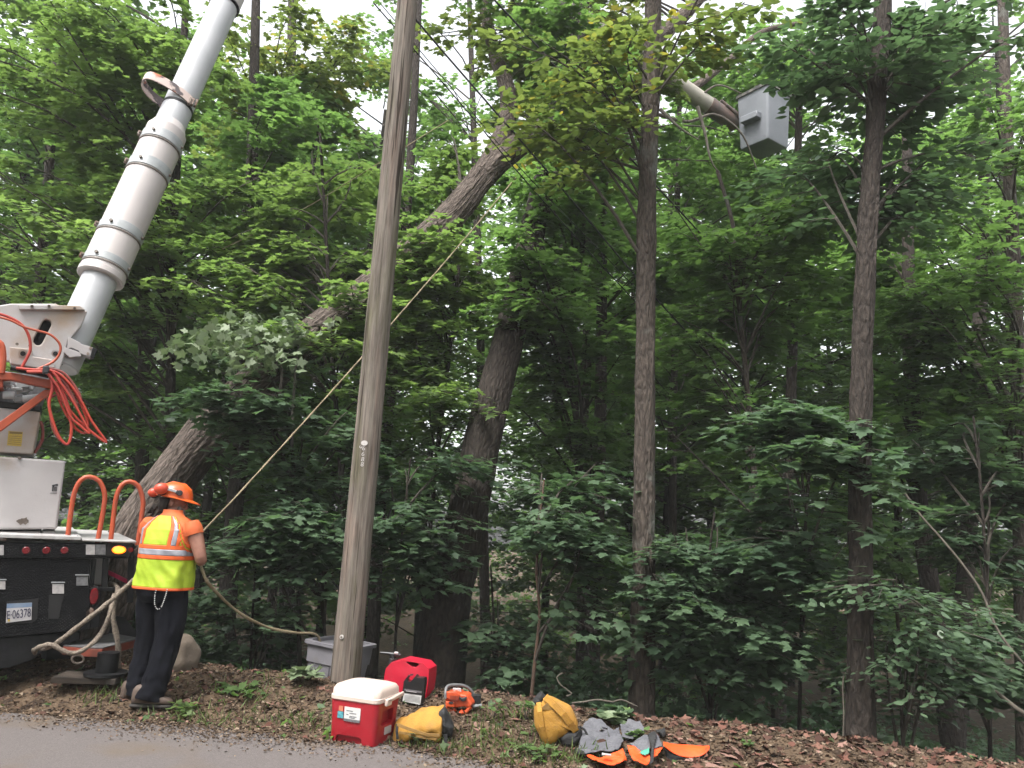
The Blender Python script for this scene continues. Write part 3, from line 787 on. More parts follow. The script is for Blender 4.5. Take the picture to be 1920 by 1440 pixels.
def diamond_mat():
    m = bpy.data.materials.new('diamond_plate'); m.use_nodes = True
    nt = m.node_tree; N = nt.nodes; L = nt.links; p = N['Principled BSDF']
    p.inputs['Roughness'].default_value = .5; p.inputs['Specular IOR Level'].default_value = .10
    uv = N.new('ShaderNodeTexCoord')
    def wave(rot):
        mp = N.new('ShaderNodeMapping'); mp.inputs['Rotation'].default_value = (0, rot, 0)
        L.new(uv.outputs['Object'], mp.inputs['Vector'])
        wv = N.new('ShaderNodeTexWave'); wv.bands_direction = 'X'; wv.inputs['Scale'].default_value = 19
        L.new(mp.outputs[0], wv.inputs['Vector']); return wv
    a, b = wave(R_(45)), wave(R_(-45))
    ml = N.new('ShaderNodeMath'); ml.operation = 'MULTIPLY'; L.new(a.outputs['Fac'], ml.inputs[0]); L.new(b.outputs['Fac'], ml.inputs[1])
    bp = N.new('ShaderNodeBump'); bp.inputs['Strength'].default_value = .3; bp.inputs['Distance'].default_value = .008
    L.new(ml.outputs[0], bp.inputs['Height']); L.new(bp.outputs[0], p.inputs['Normal'])
    # worn spots where the black paint has gone from the raised lugs
    nz = N.new('ShaderNodeTexNoise'); nz.inputs['Scale'].default_value = 7; nz.inputs['Detail'].default_value = 8
    L.new(uv.outputs['Object'], nz.inputs['Vector'])
    r1 = N.new('ShaderNodeValToRGB'); r1.color_ramp.elements[0].position, r1.color_ramp.elements[1].position = .58, .74
    L.new(nz.outputs['Fac'], r1.inputs[0])
    r2 = N.new('ShaderNodeValToRGB'); r2.color_ramp.elements[0].position, r2.color_ramp.elements[1].position = .62, .9
    L.new(ml.outputs[0], r2.inputs[0])
    mm = N.new('ShaderNodeMath'); mm.operation = 'MULTIPLY'; L.new(r1.outputs[0], mm.inputs[0]); L.new(r2.outputs[0], mm.inputs[1])
    mx = N.new('ShaderNodeMixRGB'); mx.inputs[1].default_value = (.007, .007, .008, 1); mx.inputs[2].default_value = (.13, .12, .12, 1)
    L.new(mm.outputs[0], mx.inputs[0]); L.new(mx.outputs[0], p.inputs['Base Color'])
    return m
M_diam = diamond_mat()

# ------------------------------------------------------------------ the lift truck, square to the line of sight at its tail
TF = Vector((-.5, .866, 0))             # the way the truck points
TX = Vector((.866, .5, 0))              # along the tailgate, to the right
TC = at(252, 1020, 7.0)                 # right corner of the tail beam
def tp(px, py, off=0.0):
    """point in the plane `off` metres ahead of the tailgate"""
    d = Vector(ray(px, py)); e = Vector(EYEP)
    return e + d * ((TC + TF * off - e).dot(TF) / d.dot(TF))
TR = Matrix((TX, TF, Vector((0, 0, 1)))).transposed()
tr_ = empty('bucket_truck', (TC.x, TC.y, 0), 'white and black aerial lift truck with orange handrails, boom raised over the trees', 'truck')

def panel(mb, pts, off, th, m=0):
    """px outline laid in the plane at `off`, th thick going forward"""
    return mb.prism([tp(x, y, off) for x, y in pts], TF * th, m)

def tube_px(pts, off, rad, n=10, step=.03, mb=None):
    P = smooth_path([tp(p[0], p[1], p[2] if len(p) > 2 else off) for p in pts], step)
    mb = mb or MB(); mb.tube(P, rad, n); return mb

# tailgate and beam
mb = MB()
panel(mb, [(-420, 1044), (172, 1048), (168, 1080), (170, 1180), (150, 1182), (-420, 1232)], 0, .05)
tg = mb.build('tailgate', M_diam, tr_, smooth=False, bevel=.006)
mb = MB(); panel(mb, [(-420, 1016), (253, 1020), (252, 1047), (-420, 1046)], -.03, .16)
bm = mb.build('tail_beam', M_diam, tr_, smooth=False, bevel=.008)
mb = MB()
panel(mb, [(193, 1047), (204, 1047), (202, 1102), (190, 1102)], .02, .06)
panel(mb, [(241, 1047), (252, 1047), (250, 1130), (238, 1130)], .02, .06)
panel(mb, [(172, 1048), (181, 1048), (176, 1100), (168, 1100)], .02, .05)
panel(mb, [(168, 1100), (242, 1102), (241, 1110), (167, 1108)], .018, .07)
panel(mb, [(150, 1108), (190, 1108), (186, 1176), (150, 1180)], .03, .05)
mb.build('tail_frame', M_black, tr_, smooth=False, bevel=.006)
mb = MB(); panel(mb, [(-420, 1232), (150, 1184), (150, 1200), (90, 1215), (60, 1238), (20, 1252), (-420, 1300)], .03, .25)
mb.build('rear_skirt', M_black, tr_, smooth=False, bevel=.01)
# deck
mb = MB()
zt = TC.z
for (l, f0, wd, dp, th, dz) in [(-1.62, -.05, 3.1, 3.2, .03, .015)]:
    c = TC + TX * (-.42 - wd / 2) + TF * (f0 + dp / 2); c.z = zt + dz + .02
    mb.box(c, (wd, dp, th), TR)
c = TC + TX * (-.2) + TF * 1.5; c.z = zt + .02; mb.box(c, (.42, 3.1, .016), TR)
mb.build('deck', M_galv, tr_, smooth=False, bevel=.004)
for px in (5, 121, 140):
    mb = MB(); mb.ball(tp(px, 1010, .02), (.035, .03, .022), 12, 8); mb.build('deck_bolt', M_white, tr_)
# lamps and reflectors
for px in (49, 87, 121):
    mb = MB(); p = tp(px, 1032, -.032)
    mb.disc(p, -TF, .030, .014, 20); o = mb.build('marker_light', M_redlens, tr_, bevel=.006)
    mb = MB(); mb.tube([p + TF * .004, p - TF * .008], [.037, .037], 20); mb.build('bezel', M_black, o)
for (x0, x1, y0, y1, mt) in [(161, 178, 1021, 1040, M_refl), (179, 198, 1021, 1040, M_grey), (-6, 7, 1022, 1041, M_refl)]:
    mb = MB(); panel(mb, [(x0, y0), (x1, y0), (x1, y1), (x0, y1)], -.036, .005); mb.build('reflector', mt, tr_, smooth=False)
for (x0, x1, y0, y1, mt) in [(98, 120, 1095, 1113, M_refl), (143, 165, 1081, 1098, M_grey), (-6, 10, 1090, 1105, M_refl)]:
    mb = MB(); panel(mb, [(x0, y0), (x1, y0), (x1, y1), (x0, y1)], -.008, .007); o = mb.build('reflector', mt, tr_, smooth=False)
    mb = MB(); panel(mb, [(x0 - 2, y0 - 4), (x1 + 2, y0 - 4), (x1 + 2, y0 - 2), (x0 - 2, y0 - 2)], -.014, .013); mb.build('lip', M_band, o, smooth=False)
p = tp(223, 1031, -.032)
mb = MB(); mb.box(p, (.20, .012, .115), TR); lamp = mb.build('turn_signal', M_black, tr_, bevel=.01)
def oval(mb, c, rx, rz, th, n=24):
    R = [c + TX * (math.cos(2 * math.pi * k / n) * rx) + Vector((0, 0, math.sin(2 * math.pi * k / n) * rz)) for k in range(n)]
    R2 = [c + TX * (math.cos(2 * math.pi * k / n) * rx * .8) + Vector((0, 0, math.sin(2 * math.pi * k / n) * rz * .8)) - TF * th for k in range(n)]
    mb.loft([R, R2]); return mb
oval(MB(), p - TF * .007, .056, .034, .006).build('amber_rim', M_amber2, lamp)
oval(MB(), p - TF * .012, .042, .024, .010).build('amber_lens', M_amber, lamp)
p = tp(245, 1031, -.032); oval(MB(), p, .024, .024, .01).build('side_lamp', M_redlens, tr_)
p = tp(176, 1118, .02); o = oval(MB(), p, .038, .075, .02).build('tail_light', M_redlens, tr_)
oval(MB(), p + TF * .006, .050, .09, .012).build('bezel', M_black, o)
p = tp(168, 1150, .02); oval(MB(), p, .036, .05, .02).build('round_bracket', M_rust, tr_)
mb = MB(); panel(mb, [(92, 1116), (120, 1114), (110, 1160), (90, 1160)], -.004, .003); mb.build('step_hole_shade', M_dark, tr_, smooth=False)  # no hole is cut: its shade is a dark sheet on the tailgate
# licence plate, tipped a little, over a flat dark sheet painted as recess shade
mb = MB(); panel(mb, [(12, 1128), (72, 1122), (70, 1160), (60, 1168), (12, 1170)], -.004, .003); mb.build('recess_shade', M_dark, tr_, smooth=False)
M_plate = mat('plate_white', (.60, .57, .58), .4, (.52, .50, .52), 30)
M_plate_b = mat('plate_blue', (.16, .24, .38), .4, (.24, .31, .42), 12)
a, b, c_, d_ = tp(11, 1168, -.012), tp(59, 1162, -.012), tp(60, 1130, -.012), tp(13, 1132, -.012)
mb = MB(); mb.prism([a, b, c_, d_], TF * .004); lp = mb.build('licence_plate', M_plate, tr_, smooth=False)
mb = MB(); mb.prism([d_.lerp(a, .24) - TF * .001, c_.lerp(b, .24) - TF * .001, c_ - TF * .001, d_ - TF * .001], TF * .001); mb.build('blue_band', M_plate_b, lp, smooth=False)
xd = (b - a).normalized()
Mx = frame(a.lerp(c_, .5) - TF * .003 + Vector((0, 0, -.012)), xd, -TF)
text_obj('plate_number', 'E·06378', .098, Mx, mat('plate_digits', (.03, .03, .07), .5), lp, fit=(b - a).length * .93)
mb = MB(); q = a.lerp(b, .1) + Vector((0, 0, .018)) - TF * .002; mb.box(q, (.016, .002, .018), TR); mb.build('month_sticker', M_yel, lp, smooth=False)
# orange handrails
for pts in ([(126, 1014), (133, 960), (140, 922), (152, 900), (168, 894), (186, 902), (196, 925), (194, 955), (182, 1020)],
            [(207, 1018), (212, 975), (218, 932), (229, 909), (243, 903), (259, 911), (268, 938), (266, 965), (258, 1022)]):
    tube_px(pts, .18, .021, 12).build('handrail', M_orange, tr_)
for pts in ([(113, 1003), (127, 1003), (127, 1012), (113, 1012)], [(135, 1003), (146, 1003), (146, 1012), (135, 1012)]):
    mb = MB(); panel(mb, pts, .14, .05); mb.build('rail_foot', M_white, tr_, smooth=False, bevel=.006)

# pedestal and turret
mb = MB()
tl, tr2, br, bl = tp(-260, 838, .42), tp(123, 864, .42), tp(107, 992, .42), tp(-260, 996, .42)
mb.prism([tl, tr2, br, bl], TF * .95)
pd = mb.build('pedestal', M_white, tr_, bevel=.018)
mb = MB(); panel(mb, [(-260, 996), (76, 996), (76, 1014), (-260, 1016)], .47, .85); panel(mb, [(79, 996), (104, 996), (102, 1014), (79, 1014)], .47, .85)
mb.build('pedestal_foot', M_white, tr_, smooth=False, bevel=.01)
mb = MB(); mb.disc(tp(37, 859, .43), -TF, .014, .03, 14); mb.build('lifting_eye', M_bolt, pd)
_s = random.Random(4)
mb = MB(); c = tp(44, 977, .417)
mb.prism([c + TX * (math.cos(k * .393) * .052 * _s.uniform(.6, 1.15)) + Vector((0, 0, math.sin(k * .393) * .036 * _s.uniform(.5, 1.2))) for k in range(16)], TF * .004)
mb.build('rust_patch', M_bolt, pd, smooth=False)
def flat(name, pts, off, mt, par):
    mb = MB(); panel(mb, pts, off, .003); return mb.build(name, mt, par, smooth=False)
mb = MB()                                   # little dark emblem: a gable over blocky letters and a line of script
panel(mb, [(97.2, 909.4), (108.4, 907), (108.6, 911), (103, 910.6), (99, 914)], .416, .003)
for x0, x1, y0, y1 in ((97.5, 99, 912.5, 921), (99.7, 102.6, 912.5, 914), (99.7, 100.7, 914, 921), (100.7, 102.6, 916.2, 917.4), (101.8, 102.8, 914, 921), (103.4, 104.4, 912.5, 921), (104.4, 106.4, 912.5, 914), (105.6, 106.6, 914, 921), (104.4, 106.4, 916.4, 917.6), (104.4, 105.8, 919.6, 921), (99, 99.7, 919.4, 921)):
    panel(mb, [(x0, y0), (x1, y0 - .1), (x1 - .3, y1 - .1), (x0 - .3, y1)], .4162, .0025)
for k in range(7): panel(mb, [(94 + k * 1.9, 924), (95.2 + k * 1.9, 924), (95 + k * 1.9, 925.2), (93.8 + k * 1.9, 925.2)], .4162, .0025)
mb.build('emblem', M_ink, pd, smooth=False)
mb = MB(); mb.prism([tp(-40, 760, .5), tp(76, 772, .5), tp(62, 852, .5), tp(-40, 846, .5)], TF * .55)
cab = mb.build('control_cabinet', M_white, tr_, bevel=.012)
yl = flat('warning_notice', [(16, 808), (43, 810), (40, 837), (13, 835)], .495, M_yel, cab)
mb = MB()
panel(mb, [(18, 809), (42, 810.5), (41.5, 814), (17.6, 813)], .493, .0015)
for k in range(5): panel(mb, [(17 - .4 * k, 817 + 3.6 * k), (40 - .4 * k, 818.5 + 3.6 * k), (40 - .4 * k, 819.3 + 3.6 * k), (17 - .4 * k, 818 + 3.6 * k)], .4935, .0012)
mb.build('notice_text', mat('notice_ink', (.22, .15, .04), .6), yl, smooth=False)
mb = MB(); panel(mb, [(-40, 748), (78, 760), (77, 770), (-40, 758)], .49, .5); mb.build('gap_shade', M_dark, tr_, smooth=False, bevel=.01)  # solid dark block standing in for the shade between turret and cabinet
# valves and fittings under the orange frame
mb = MB(); _s = random.Random(9)
for k in range(16):
    c = tp(_s.uniform(-5, 74), _s.uniform(716, 752), _s.uniform(.42, .6))
    mb.box(c, (_s.uniform(.03, .10), .06, _s.uniform(.025, .06)), TR @ Matrix.Rotation(_s.uniform(-.3, .3), 3, 'Y'))
mb.tube([tp(42, 748, .4), tp(76, 744, .4)], .03, 12); mb.tube([tp(5, 741, .4), tp(28, 741, .4)], .034, 12)
mb.build('valve_block', M_band, tr_, bevel=.006)
panel_pts = [(-30, 742), (76, 756), (70, 862), (-30, 850)]
mb = MB(); mb.prism([tp(x, y, .62) for x, y in [(-40, 690), (95, 705), (76, 760), (-40, 760)]], TF * .5); mb.build('turret_core', M_grey, tr_, bevel=.02)
# boom bracket with slot and flange
def brk_poly(off): return [tp(x, y, off) for x, y in [(-140, 592), (-20, 575), (20, 569), (105, 569), (118, 576), (164, 583), (152, 612), (128, 640), (121, 668), (112, 694), (75, 690), (20, 678), (-140, 668)]]
mb = MB(); mb.prism(brk_poly(.72), TF * .06)
br_ = mb.build('boom_bracket', M_white, tr_, smooth=False, bevel=.012)
mb = MB(); mb.prism(brk_poly(1.12), TF * .06); mb.build('boom_bracket', M_white, tr_, smooth=False, bevel=.012)
def capsule(x0, y0, x1, y1, w):
    d = Vector((x1 - x0, y1 - y0)); d.normalize(); nn = Vector((-d.y, d.x)); out = []
    for k in range(9): a = -math.pi / 2 + math.pi * k / 8; out.append((x1 + (d.x * math.cos(a) + nn.x * math.sin(a)) * w, y1 + (d.y * math.cos(a) + nn.y * math.sin(a)) * w))
    for k in range(9): a = math.pi / 2 + math.pi * k / 8; out.append((x0 + (d.x * math.cos(a) + nn.x * math.sin(a)) * w, y0 + (d.y * math.cos(a) + nn.y * math.sin(a)) * w))
    return out
cm = MB(); cm.prism([tp(x, y, .6) for x, y in capsule(87, 603, 71, 634, 9)], TF * .3)
cut(br_, cm)
mb = MB(); panel(mb, [(-60, 590), (110, 588), (118, 684), (-60, 668)], .80, .02); mb.build('bracket_lining', M_black, tr_, smooth=False)
mb = MB(); mb.tube([tp(93, 606, .9) + Vector((0, 0, 0)), tp(78, 634, .9)], .035, 12); mb.build('cylinder_rod', M_band, tr_)
mb = MB(); panel(mb, [(34, 571), (150, 573), (160, 581), (36, 580)], .68, .14); mb.build('bracket_flange', M_white, tr_, smooth=False, bevel=.006)
mb = MB(); panel(mb, [(18, 650), (60, 654), (62, 668), (100, 674), (104, 690), (70, 690), (18, 682)], .6, .12); mb.build('pivot_block', M_white, tr_, smooth=False, bevel=.01)
for (x, y, r) in [(43, 663, .022), (104, 663, .02)]:
    mb = MB(); mb.tube([tp(x, y, .6), tp(x, y, .585)], r * 1.7, 18); mb.tube([tp(x, y, .585), tp(x, y, .578)], r, 18, m=1)
    mb.build('pivot_pin', [M_white, M_dark], tr_)
for (x, y) in [(32, 645), (56, 648), (60, 574), (92, 574), (140, 578)]:
    mb = MB(); mb.tube([tp(x, y, .68), tp(x, y, .64)], .014, 6); mb.build('bracket_bolt', M_bolt, tr_)
# latch sticking out on the right of the bracket
mb = MB()
mb.prism([tp(x, y, .70) for x, y in [(128, 631), (152, 643), (152, 660), (134, 652), (126, 654)]], TF * .03)
mb.prism([tp(x, y, .70) for x, y in [(120, 650), (150, 661), (153, 668), (130, 670), (119, 660)]], TF * .10)
mb.prism([tp(x, y, .70) for x, y in [(150, 644), (176, 652), (170, 670), (148, 662)]], TF * .12)
mb.prism([tp(x, y, .69) for x, y in [(174, 651), (183, 654), (176, 672), (169, 669)]], TF * .14, 1)
lt = mb.build('boom_latch', [M_white, M_black], tr_, smooth=False, bevel=.005)
for (x, y) in [(170, 653), (165, 663)]:
    mb = MB(); mb.disc(tp(x, y, .698), -TF, .013, .01, 10); mb.build('latch_bolt', M_rust, lt)

# lower boom
A0, E0 = tp(112, 690, .92), at(571, -320, 10.0)
def bpt(py):
    lo, hi = -.3, 1.2
    for _ in range(50):
        t = (lo + hi) / 2
        if proj(A0 + (E0 - A0) * t)[1] > py: lo = t
        else: hi = t
    return A0 + (E0 - A0) * lo
AX = (E0 - A0).normalized()
def seg(name, y0, y1, r0, r1, m, par=tr_, n=40, lip=True):
    p, q = bpt(y0), bpt(y1); mb = MB()
    if lip: mb.tube([p, p + AX * .012, q - AX * .012, q], [r0 - .014, r0, r1, r1 - .014], n)
    else: mb.tube([p, q], [r0, r1], n)
    return mb.build(name, m, par)
boom = seg('lower_boom', 690, 505, .168, .168, M_boomg)
sl = seg('boom_sleeve', 522, 248, .222, .218, M_boomw)
seg('inner_boom', 260, 12, .168, .165, M_boomg)
seg('sleeve_rim', 524, 512, .228, .228, M_boomw, sl)
seg('sleeve_cone', 250, 236, .214, .172, M_boomw, sl, lip=False)
perp = AX.cross((Vector(EYEP) - bpt(400)).normalized()).normalized()   # to the right, seen from the road
front = perp.cross(AX).normalized()
if front.dot(Vector(EYEP) - bpt(400)) < 0: front = -front
if perp.x < 0: perp = -perp
for (y0, y1) in [(505, 490), (448, 431), (331, 313), (279, 262)]:
    b_ = seg('clamp_band', y0, y1, .2275, .2275, M_band, sl)
    mb = MB(); p = bpt(y0 + 1.5); mb.tube([p - AX * .007, p + AX * .007], .2292, 40); mb.build('band_edge', M_bolt, b_)
    c = bpt((y0 + y1) / 2)
    for s, t in ((-1.0, .1), (-.55, .83), (.86, .5)):
        dd = (perp * s + front * t).normalized()
        mb = MB(); mb.tube([c + dd * .222, c + dd * .25], .017, 8); mb.build('band_bolt', M_bolt, b_)
    mb = MB(); mb.box(c - perp * .238, (.05, .05, .055), Matrix((perp, front, AX)).transposed()); mb.build('band_clasp', M_rust, b_, smooth=False, bevel=.008)
b_ = seg('top_band', 10, -30, .185, .185, M_boomw)
mb = MB(); p = bpt(11); mb.tube([p - AX * .008, p + AX * .01], .187, 36); mb.build('band_edge', M_black, b_)
seg('upper_sleeve', -30, -300, .18, .178, M_boomw)
mb = MB(); mb.tube([bpt(206), bpt(202)], .172, 36); mb.build('band_edge', M_black, tr_)
# rusty rest loop
def off_ax(py, a, f): return bpt(py) + perp * a + front * f
c0 = bpt(200)
loop = [off_ax(197, .10, .17), off_ax(193, -.02, .18), off_ax(190, -.16, .17), off_ax(188, -.30, .15), off_ax(188, -.40, .12), off_ax(191, -.435, .07), off_ax(197, -.41, .03), off_ax(201, -.32, -.02), off_ax(203, -.16, -.06)]
P = smooth_path(loop, .025); mb = MB(); rings = []
for i, p in enumerate(P):
    t = (P[min(i + 1, len(P) - 1)] - P[max(i - 1, 0)]).normalized(); s1 = t.cross(AX).normalized()
    rings.append([p + AX * .055 + s1 * .009, p - AX * .055 + s1 * .009, p - AX * .055 - s1 * .009, p + AX * .055 - s1 * .009])
mb.loft(rings)
lp_ = mb.build('boom_rest_loop', mat('worn_loop', (.075, .055, .06), .7, (.58, .46, .42), 5, 6, (.47, .52), c3=(.45, .12, .04), s3=4.5, t3=(.60, .66)), tr_)
mb = MB()
for k in range(3): mb.box(off_ax(199 - k * 2, .08 + .035 * k, .175 - .01 * k), (.026, .05, .10), Matrix((perp, front, AX)).transposed())
mb.build('loop_clamp', M_rust, lp_, smooth=False, bevel=.006)

# elbow, upper boom and bucket
mb = MB(); mb.tube([E0 - Vector((0, .3, 0)), E0 + Vector((0, .35, 0))], .27, 28); mb.tube([E0 - AX * .4, E0 + AX * .1], .2, 24)
mb.build('elbow', M_white, tr_, bevel=.015)
U1 = at(1390, 240, 12.7)
UX = (U1 - E0).normalized()
mb = MB(); mb.tube([E0, E0.lerp(U1, .93)], [.20, .148], 28)
mb.build('upper_boom', mat('boom_fibreglass', (.46, .43, .36), .55, (.36, .34, .29), 2.5, 6, c3=(.22, .23, .17), s3=4, t3=(.6, .72)), tr_)
mb = MB(); mb.tube([E0.lerp(U1, .915), E0.lerp(U1, .985)], [.158, .15], 28); mb.tube([E0.lerp(U1, .912), E0.lerp(U1, .918)], .162, 28)
mb.tube([E0.lerp(U1, .94) + Vector((0, -.1, .17)), U1 + Vector((.1, -.1, .06))], .035, 10); mb.tube([E0.lerp(U1, .95) + Vector((.02, -.14, .12)), U1 + Vector((.1, -.15, -.02))], .03, 10)
mb.build('boom_tip', mat('boom_tip_steel', (.12, .10, .09), .6, (.2, .13, .11), 7), tr_)
nb = at(1441, 257, 11.9)                   # lower corner nearest the road
ex, ey = Vector((-.588, .809, 0)), Vector((.809, .588, 0))
M_bkt = mat('bucket_grey', (.26, .275, .305), .5, (.225, .24, .265), 3, 5, bump=.05, bscale=40)
def ringb(z, wx, wy, g):
    wx, wy = wx * .9, wy * .9
    c = nb + ex * .31 + ey * .31 + Vector((0, 0, z)); out = []
    for sx, sy in ((-1, -1), (1, -1), (1, 1), (-1, 1)):
        for k in range(5):
            a = math.atan2(sy, sx) - math.pi / 4 + math.pi / 2 * k / 4
            out.append(c + ex * (sx * (wx - g) + g * math.cos(a)) + ey * (sy * (wy - g) + g * math.sin(a)))
    return out
mb = MB()
Hb = .99
rs = [ringb(0.0, .29, .29, .03), ringb(.015, .312, .312, .04), ringb(.06, .325, .325, .05), ringb(Hb * .6, .345, .345, .05), ringb(Hb, .36, .36, .05), ringb(Hb, .33, .33, .04), ringb(.08, .29, .29, .03)]
mb.loft(rs); bk = mb.build('bucket', M_bkt, tr_)
mb = MB(); mb.loft([ringb(Hb - .03, .362, .362, .05), ringb(Hb - .03, .385, .385, .06), ringb(Hb + .02, .385, .385, .06), ringb(Hb + .02, .32, .32, .04)]); mb.build('rim', mat('rim_dark', (.05, .05, .052), .6, (.2, .19, .16), 9), bk)
Rb = Matrix((ex, ey, Vector((0, 0, 1)))).transposed()
mb = MB(); c = nb + ex * .31 + ey * -.055 + Vector((0, 0, .46))
mb.box(c, (.34, .13, .115), Rb @ Matrix.Rotation(R_(-2), 3, 'Y')); mb.build('bucket_step', M_bkt, bk, bevel=.014)
mb = MB(); mb.box(nb + ex * .66 + ey * .35 + Vector((0, 0, .32)), (.22, .2, .3), Rb); mb.build('bucket_mount', M_rust, bk, bevel=.02)

# orange frame and hoses
mb = MB(); panel(mb, [(-60, 694), (20, 698), (114, 716), (113, 732), (20, 712), (-60, 712)], .28, .10); panel(mb, [(-60, 700), (5, 700), (5, 726), (-60, 724)], .3, .3)
mb.build('orange_arm', M_orange, tr_, smooth=False, bevel=.006)
mb = MB(); panel(mb, [(84, 730), (104, 732), (-30, 832), (-30, 812)], .33, .05); mb.build('arm_brace', M_orange, tr_, smooth=False, bevel=.006)
tube_px([(-8, 640), (2, 645), (6, 668), (3, 700)], .28, .026, 12).build('orange_hoop', M_orange, tr_)
hoses = [
    ([(-20, 585), (10, 592), (40, 608), (54, 630), (57, 655), (50, 672), (38, 694)], .5, .013, M_hose),
    ([(-20, 590), (18, 600), (45, 613), (70, 620), (95, 628), (112, 645), (112, 662), (100, 678), (75, 690), (58, 697)], .45, .011, M_orange),
    ([(30, 690), (60, 693), (90, 694), (112, 702), (135, 725), (155, 757), (172, 790), (198, 826), (196, 828), (178, 815), (160, 800), (140, 780), (118, 752), (104, 730), (95, 700)], .22, .012, M_hose),
    ([(60, 695), (95, 697), (120, 712), (140, 735), (155, 765), (165, 795), (160, 812), (145, 806), (130, 786), (114, 756), (104, 722)], .25, .012, M_hose),
    ([(50, 697), (88, 700), (98, 725), (92, 757), (98, 786), (110, 818), (124, 833), (131, 826), (134, 800), (130, 770), (122, 745), (112, 715), (98, 697)], .2, .013, M_hose),
    ([(85, 696), (118, 715), (136, 742), (146, 766), (142, 756), (128, 735), (110, 712)], .24, .012, M_hose_d),
    ([(88, 698), (110, 728), (124, 762), (134, 784), (150, 798), (168, 812), (150, 776), (130, 742), (106, 708)], .18, .011, M_hose),
    ([(90, 690), (120, 700), (145, 732), (152, 752), (146, 757), (132, 750), (116, 738), (94, 745)], .28, .012, M_hose_d),
    ([(88, 745), (92, 760), (98, 800), (112, 826)], .3, .011, M_hose_d),
    ([(64, 850), (78, 828), (80, 805), (76, 790)], .6, .014, M_hose_d),
]
for pts, off, r, mt in hoses:
    tube_px(pts, off, r, 10, .02).build('hose', mt, tr_)
mb = MB(); mb.tube([tp(20, 690, .26), tp(60, 697, .26), tp(92, 704, .26)], .026, 12); mb.build('hose_bundle', M_black, tr_)
mb = MB(); mb.box(tp(86, 694, .2), (.05, .09, .07), TR); mb.build('hose_tie', M_ink, tr_, bevel=.01)

# outrigger with its foot, step plate and gusset
M_tread = mat('tread_grey', (.10, .10, .105), .6, (.17, .165, .165), 12, 6)
zst = tp(190, 1222, -.30).z
def hz(px, py, z):
    d = Vector(ray(px, py)); e = Vector(EYEP); return e + d * ((z - e.z) / d.z)
mb = MB()
top = [hz(118, 1212, zst), hz(160, 1216, zst), hz(192, 1217, zst), hz(262, 1198, zst), hz(262, 1192, zst), hz(218, 1187, zst)]
mb.prism(top, Vector((0, 0, -.065))); ob = mb.build('outrigger_step', mat('orange_worn', (.30, .05, .022), .6, (.16, .04, .025), 9, 5), tr_, smooth=False, bevel=.004)
mb = MB(); mb.prism([p + Vector((0, 0, .004)) for p in top], Vector((0, 0, .006))); mb.build('tread', M_tread, ob, smooth=False)
mb = MB(); panel(mb, [(203, 1187), (218, 1155), (232, 1157), (262, 1190), (262, 1196), (215, 1188)], .12, .02); mb.build('gusset', M_black, tr_, smooth=False)
ft = (hz(174, 1222, zst) + hz(222, 1200, zst)) / 2; ft.y = hz(180, 1222, zst).y + .12; ft.x = hz(180, 1226, zst).x
zg = float(gz(ft.x, ft.y)) + .045
mb = MB(); mb.tube([Vector((ft.x, ft.y, zst - .02)), Vector((ft.x, ft.y, zst - .2)), Vector((ft.x, ft.y, zg + .03))], [.085, .085, .07], 24)
mb.tube([Vector((ft.x, ft.y, zg + .032)), Vector((ft.x, ft.y, zg + .012))], .17, 28); mb.build('outrigger_foot', M_black, tr_)
mb = MB(); mb.tube([tp(146 + 11 * math.cos(a), 1236 + 8 * math.sin(a), -.1) for a in np.linspace(0, 6.28, 20)], .009, 6, cap=False); mb.build('shackle_ring', M_bolt, tr_)
# the rest of the truck, mostly hidden: frame, body bins, wheels
mb = MB()
for s in (-.75, -1.55):
    c = TC + TX * s + TF * 2.6; c.z = .78; mb.box(c, (.1, 5.0, .25), TR)
mb.build('chassis', M_black, tr_, bevel=.01)
mb = MB(); c = TC + TX * (-1.15) + TF * 2.9; c.z = 1.0; mb.box(c, (2.15, 2.6, .4), TR); mb.build('body_bin', M_white, tr_, bevel=.02)
for s in (-.42, -1.9):
    for k in (1.75, 5.0):
        c = TC + TX * s + TF * k; c.z = .48; mb = MB()
        mb.tube([c - TX * .14, c - TX * .10, c + TX * .10, c + TX * .14], [.40, .47, .47, .40], 32); wv = mb.build('wheel', M_rubber, tr_)
        mb = MB(); mb.tube([c + TX * .138, c + TX * .146], .24, 24); mb.build('rim', M_white, wv)
# board under the outrigger foot
zb = zg - .045
mb = MB(); mb.box(Vector((ft.x - .12, ft.y, zb + .026)), (.50, .30, .045), Matrix.Rotation(R_(6), 3, 'Z'))
tag(mb.build('wood_board', M_wood, smooth=False, bevel=.005), 'weathered wooden board lying under the black outrigger foot', 'board')
# ------------------------------------------------------------------ the worker, seen from behind, turned to the right
M_skin = mat('skin', (.37, .18, .125), .5, (.29, .125, .088), 14, 4, bump=.05, bscale=90)
M_hiy = mat('vest_lime', (.46, .60, .03), .7, (.38, .53, .02), 9, 4, bump=.25, bscale=14)
M_hio = mat('vest_orange', (.80, .13, .015), .65, (.70, .10, .012), 9)
M_shirt = mat('shirt_orange', (.72, .16, .04), .75, (.62, .12, .03), 8, bump=.25, bscale=16)
M_silver = mat('reflective_silver', (.36, .36, .40), .35, (.25, .25, .29), 10, 3, bump=.2, bscale=20)
M_navy = mat('navy_trousers', (.005, .0055, .009), .85, (.010, .0105, .016), 7, 5, bump=.35, bscale=11, spec=.12)
M_boot = mat('brown_boot', (.085, .055, .042), .7, (.13, .09, .07), 12, 5, bump=.2)
M_sole = mat('boot_sole', (.03, .025, .022), .8)
M_helm = mat('helmet_orange', (.78, .13, .02), .32, (.70, .105, .016), 6)
M_muff = mat('muff_red', (.62, .065, .025), .4)
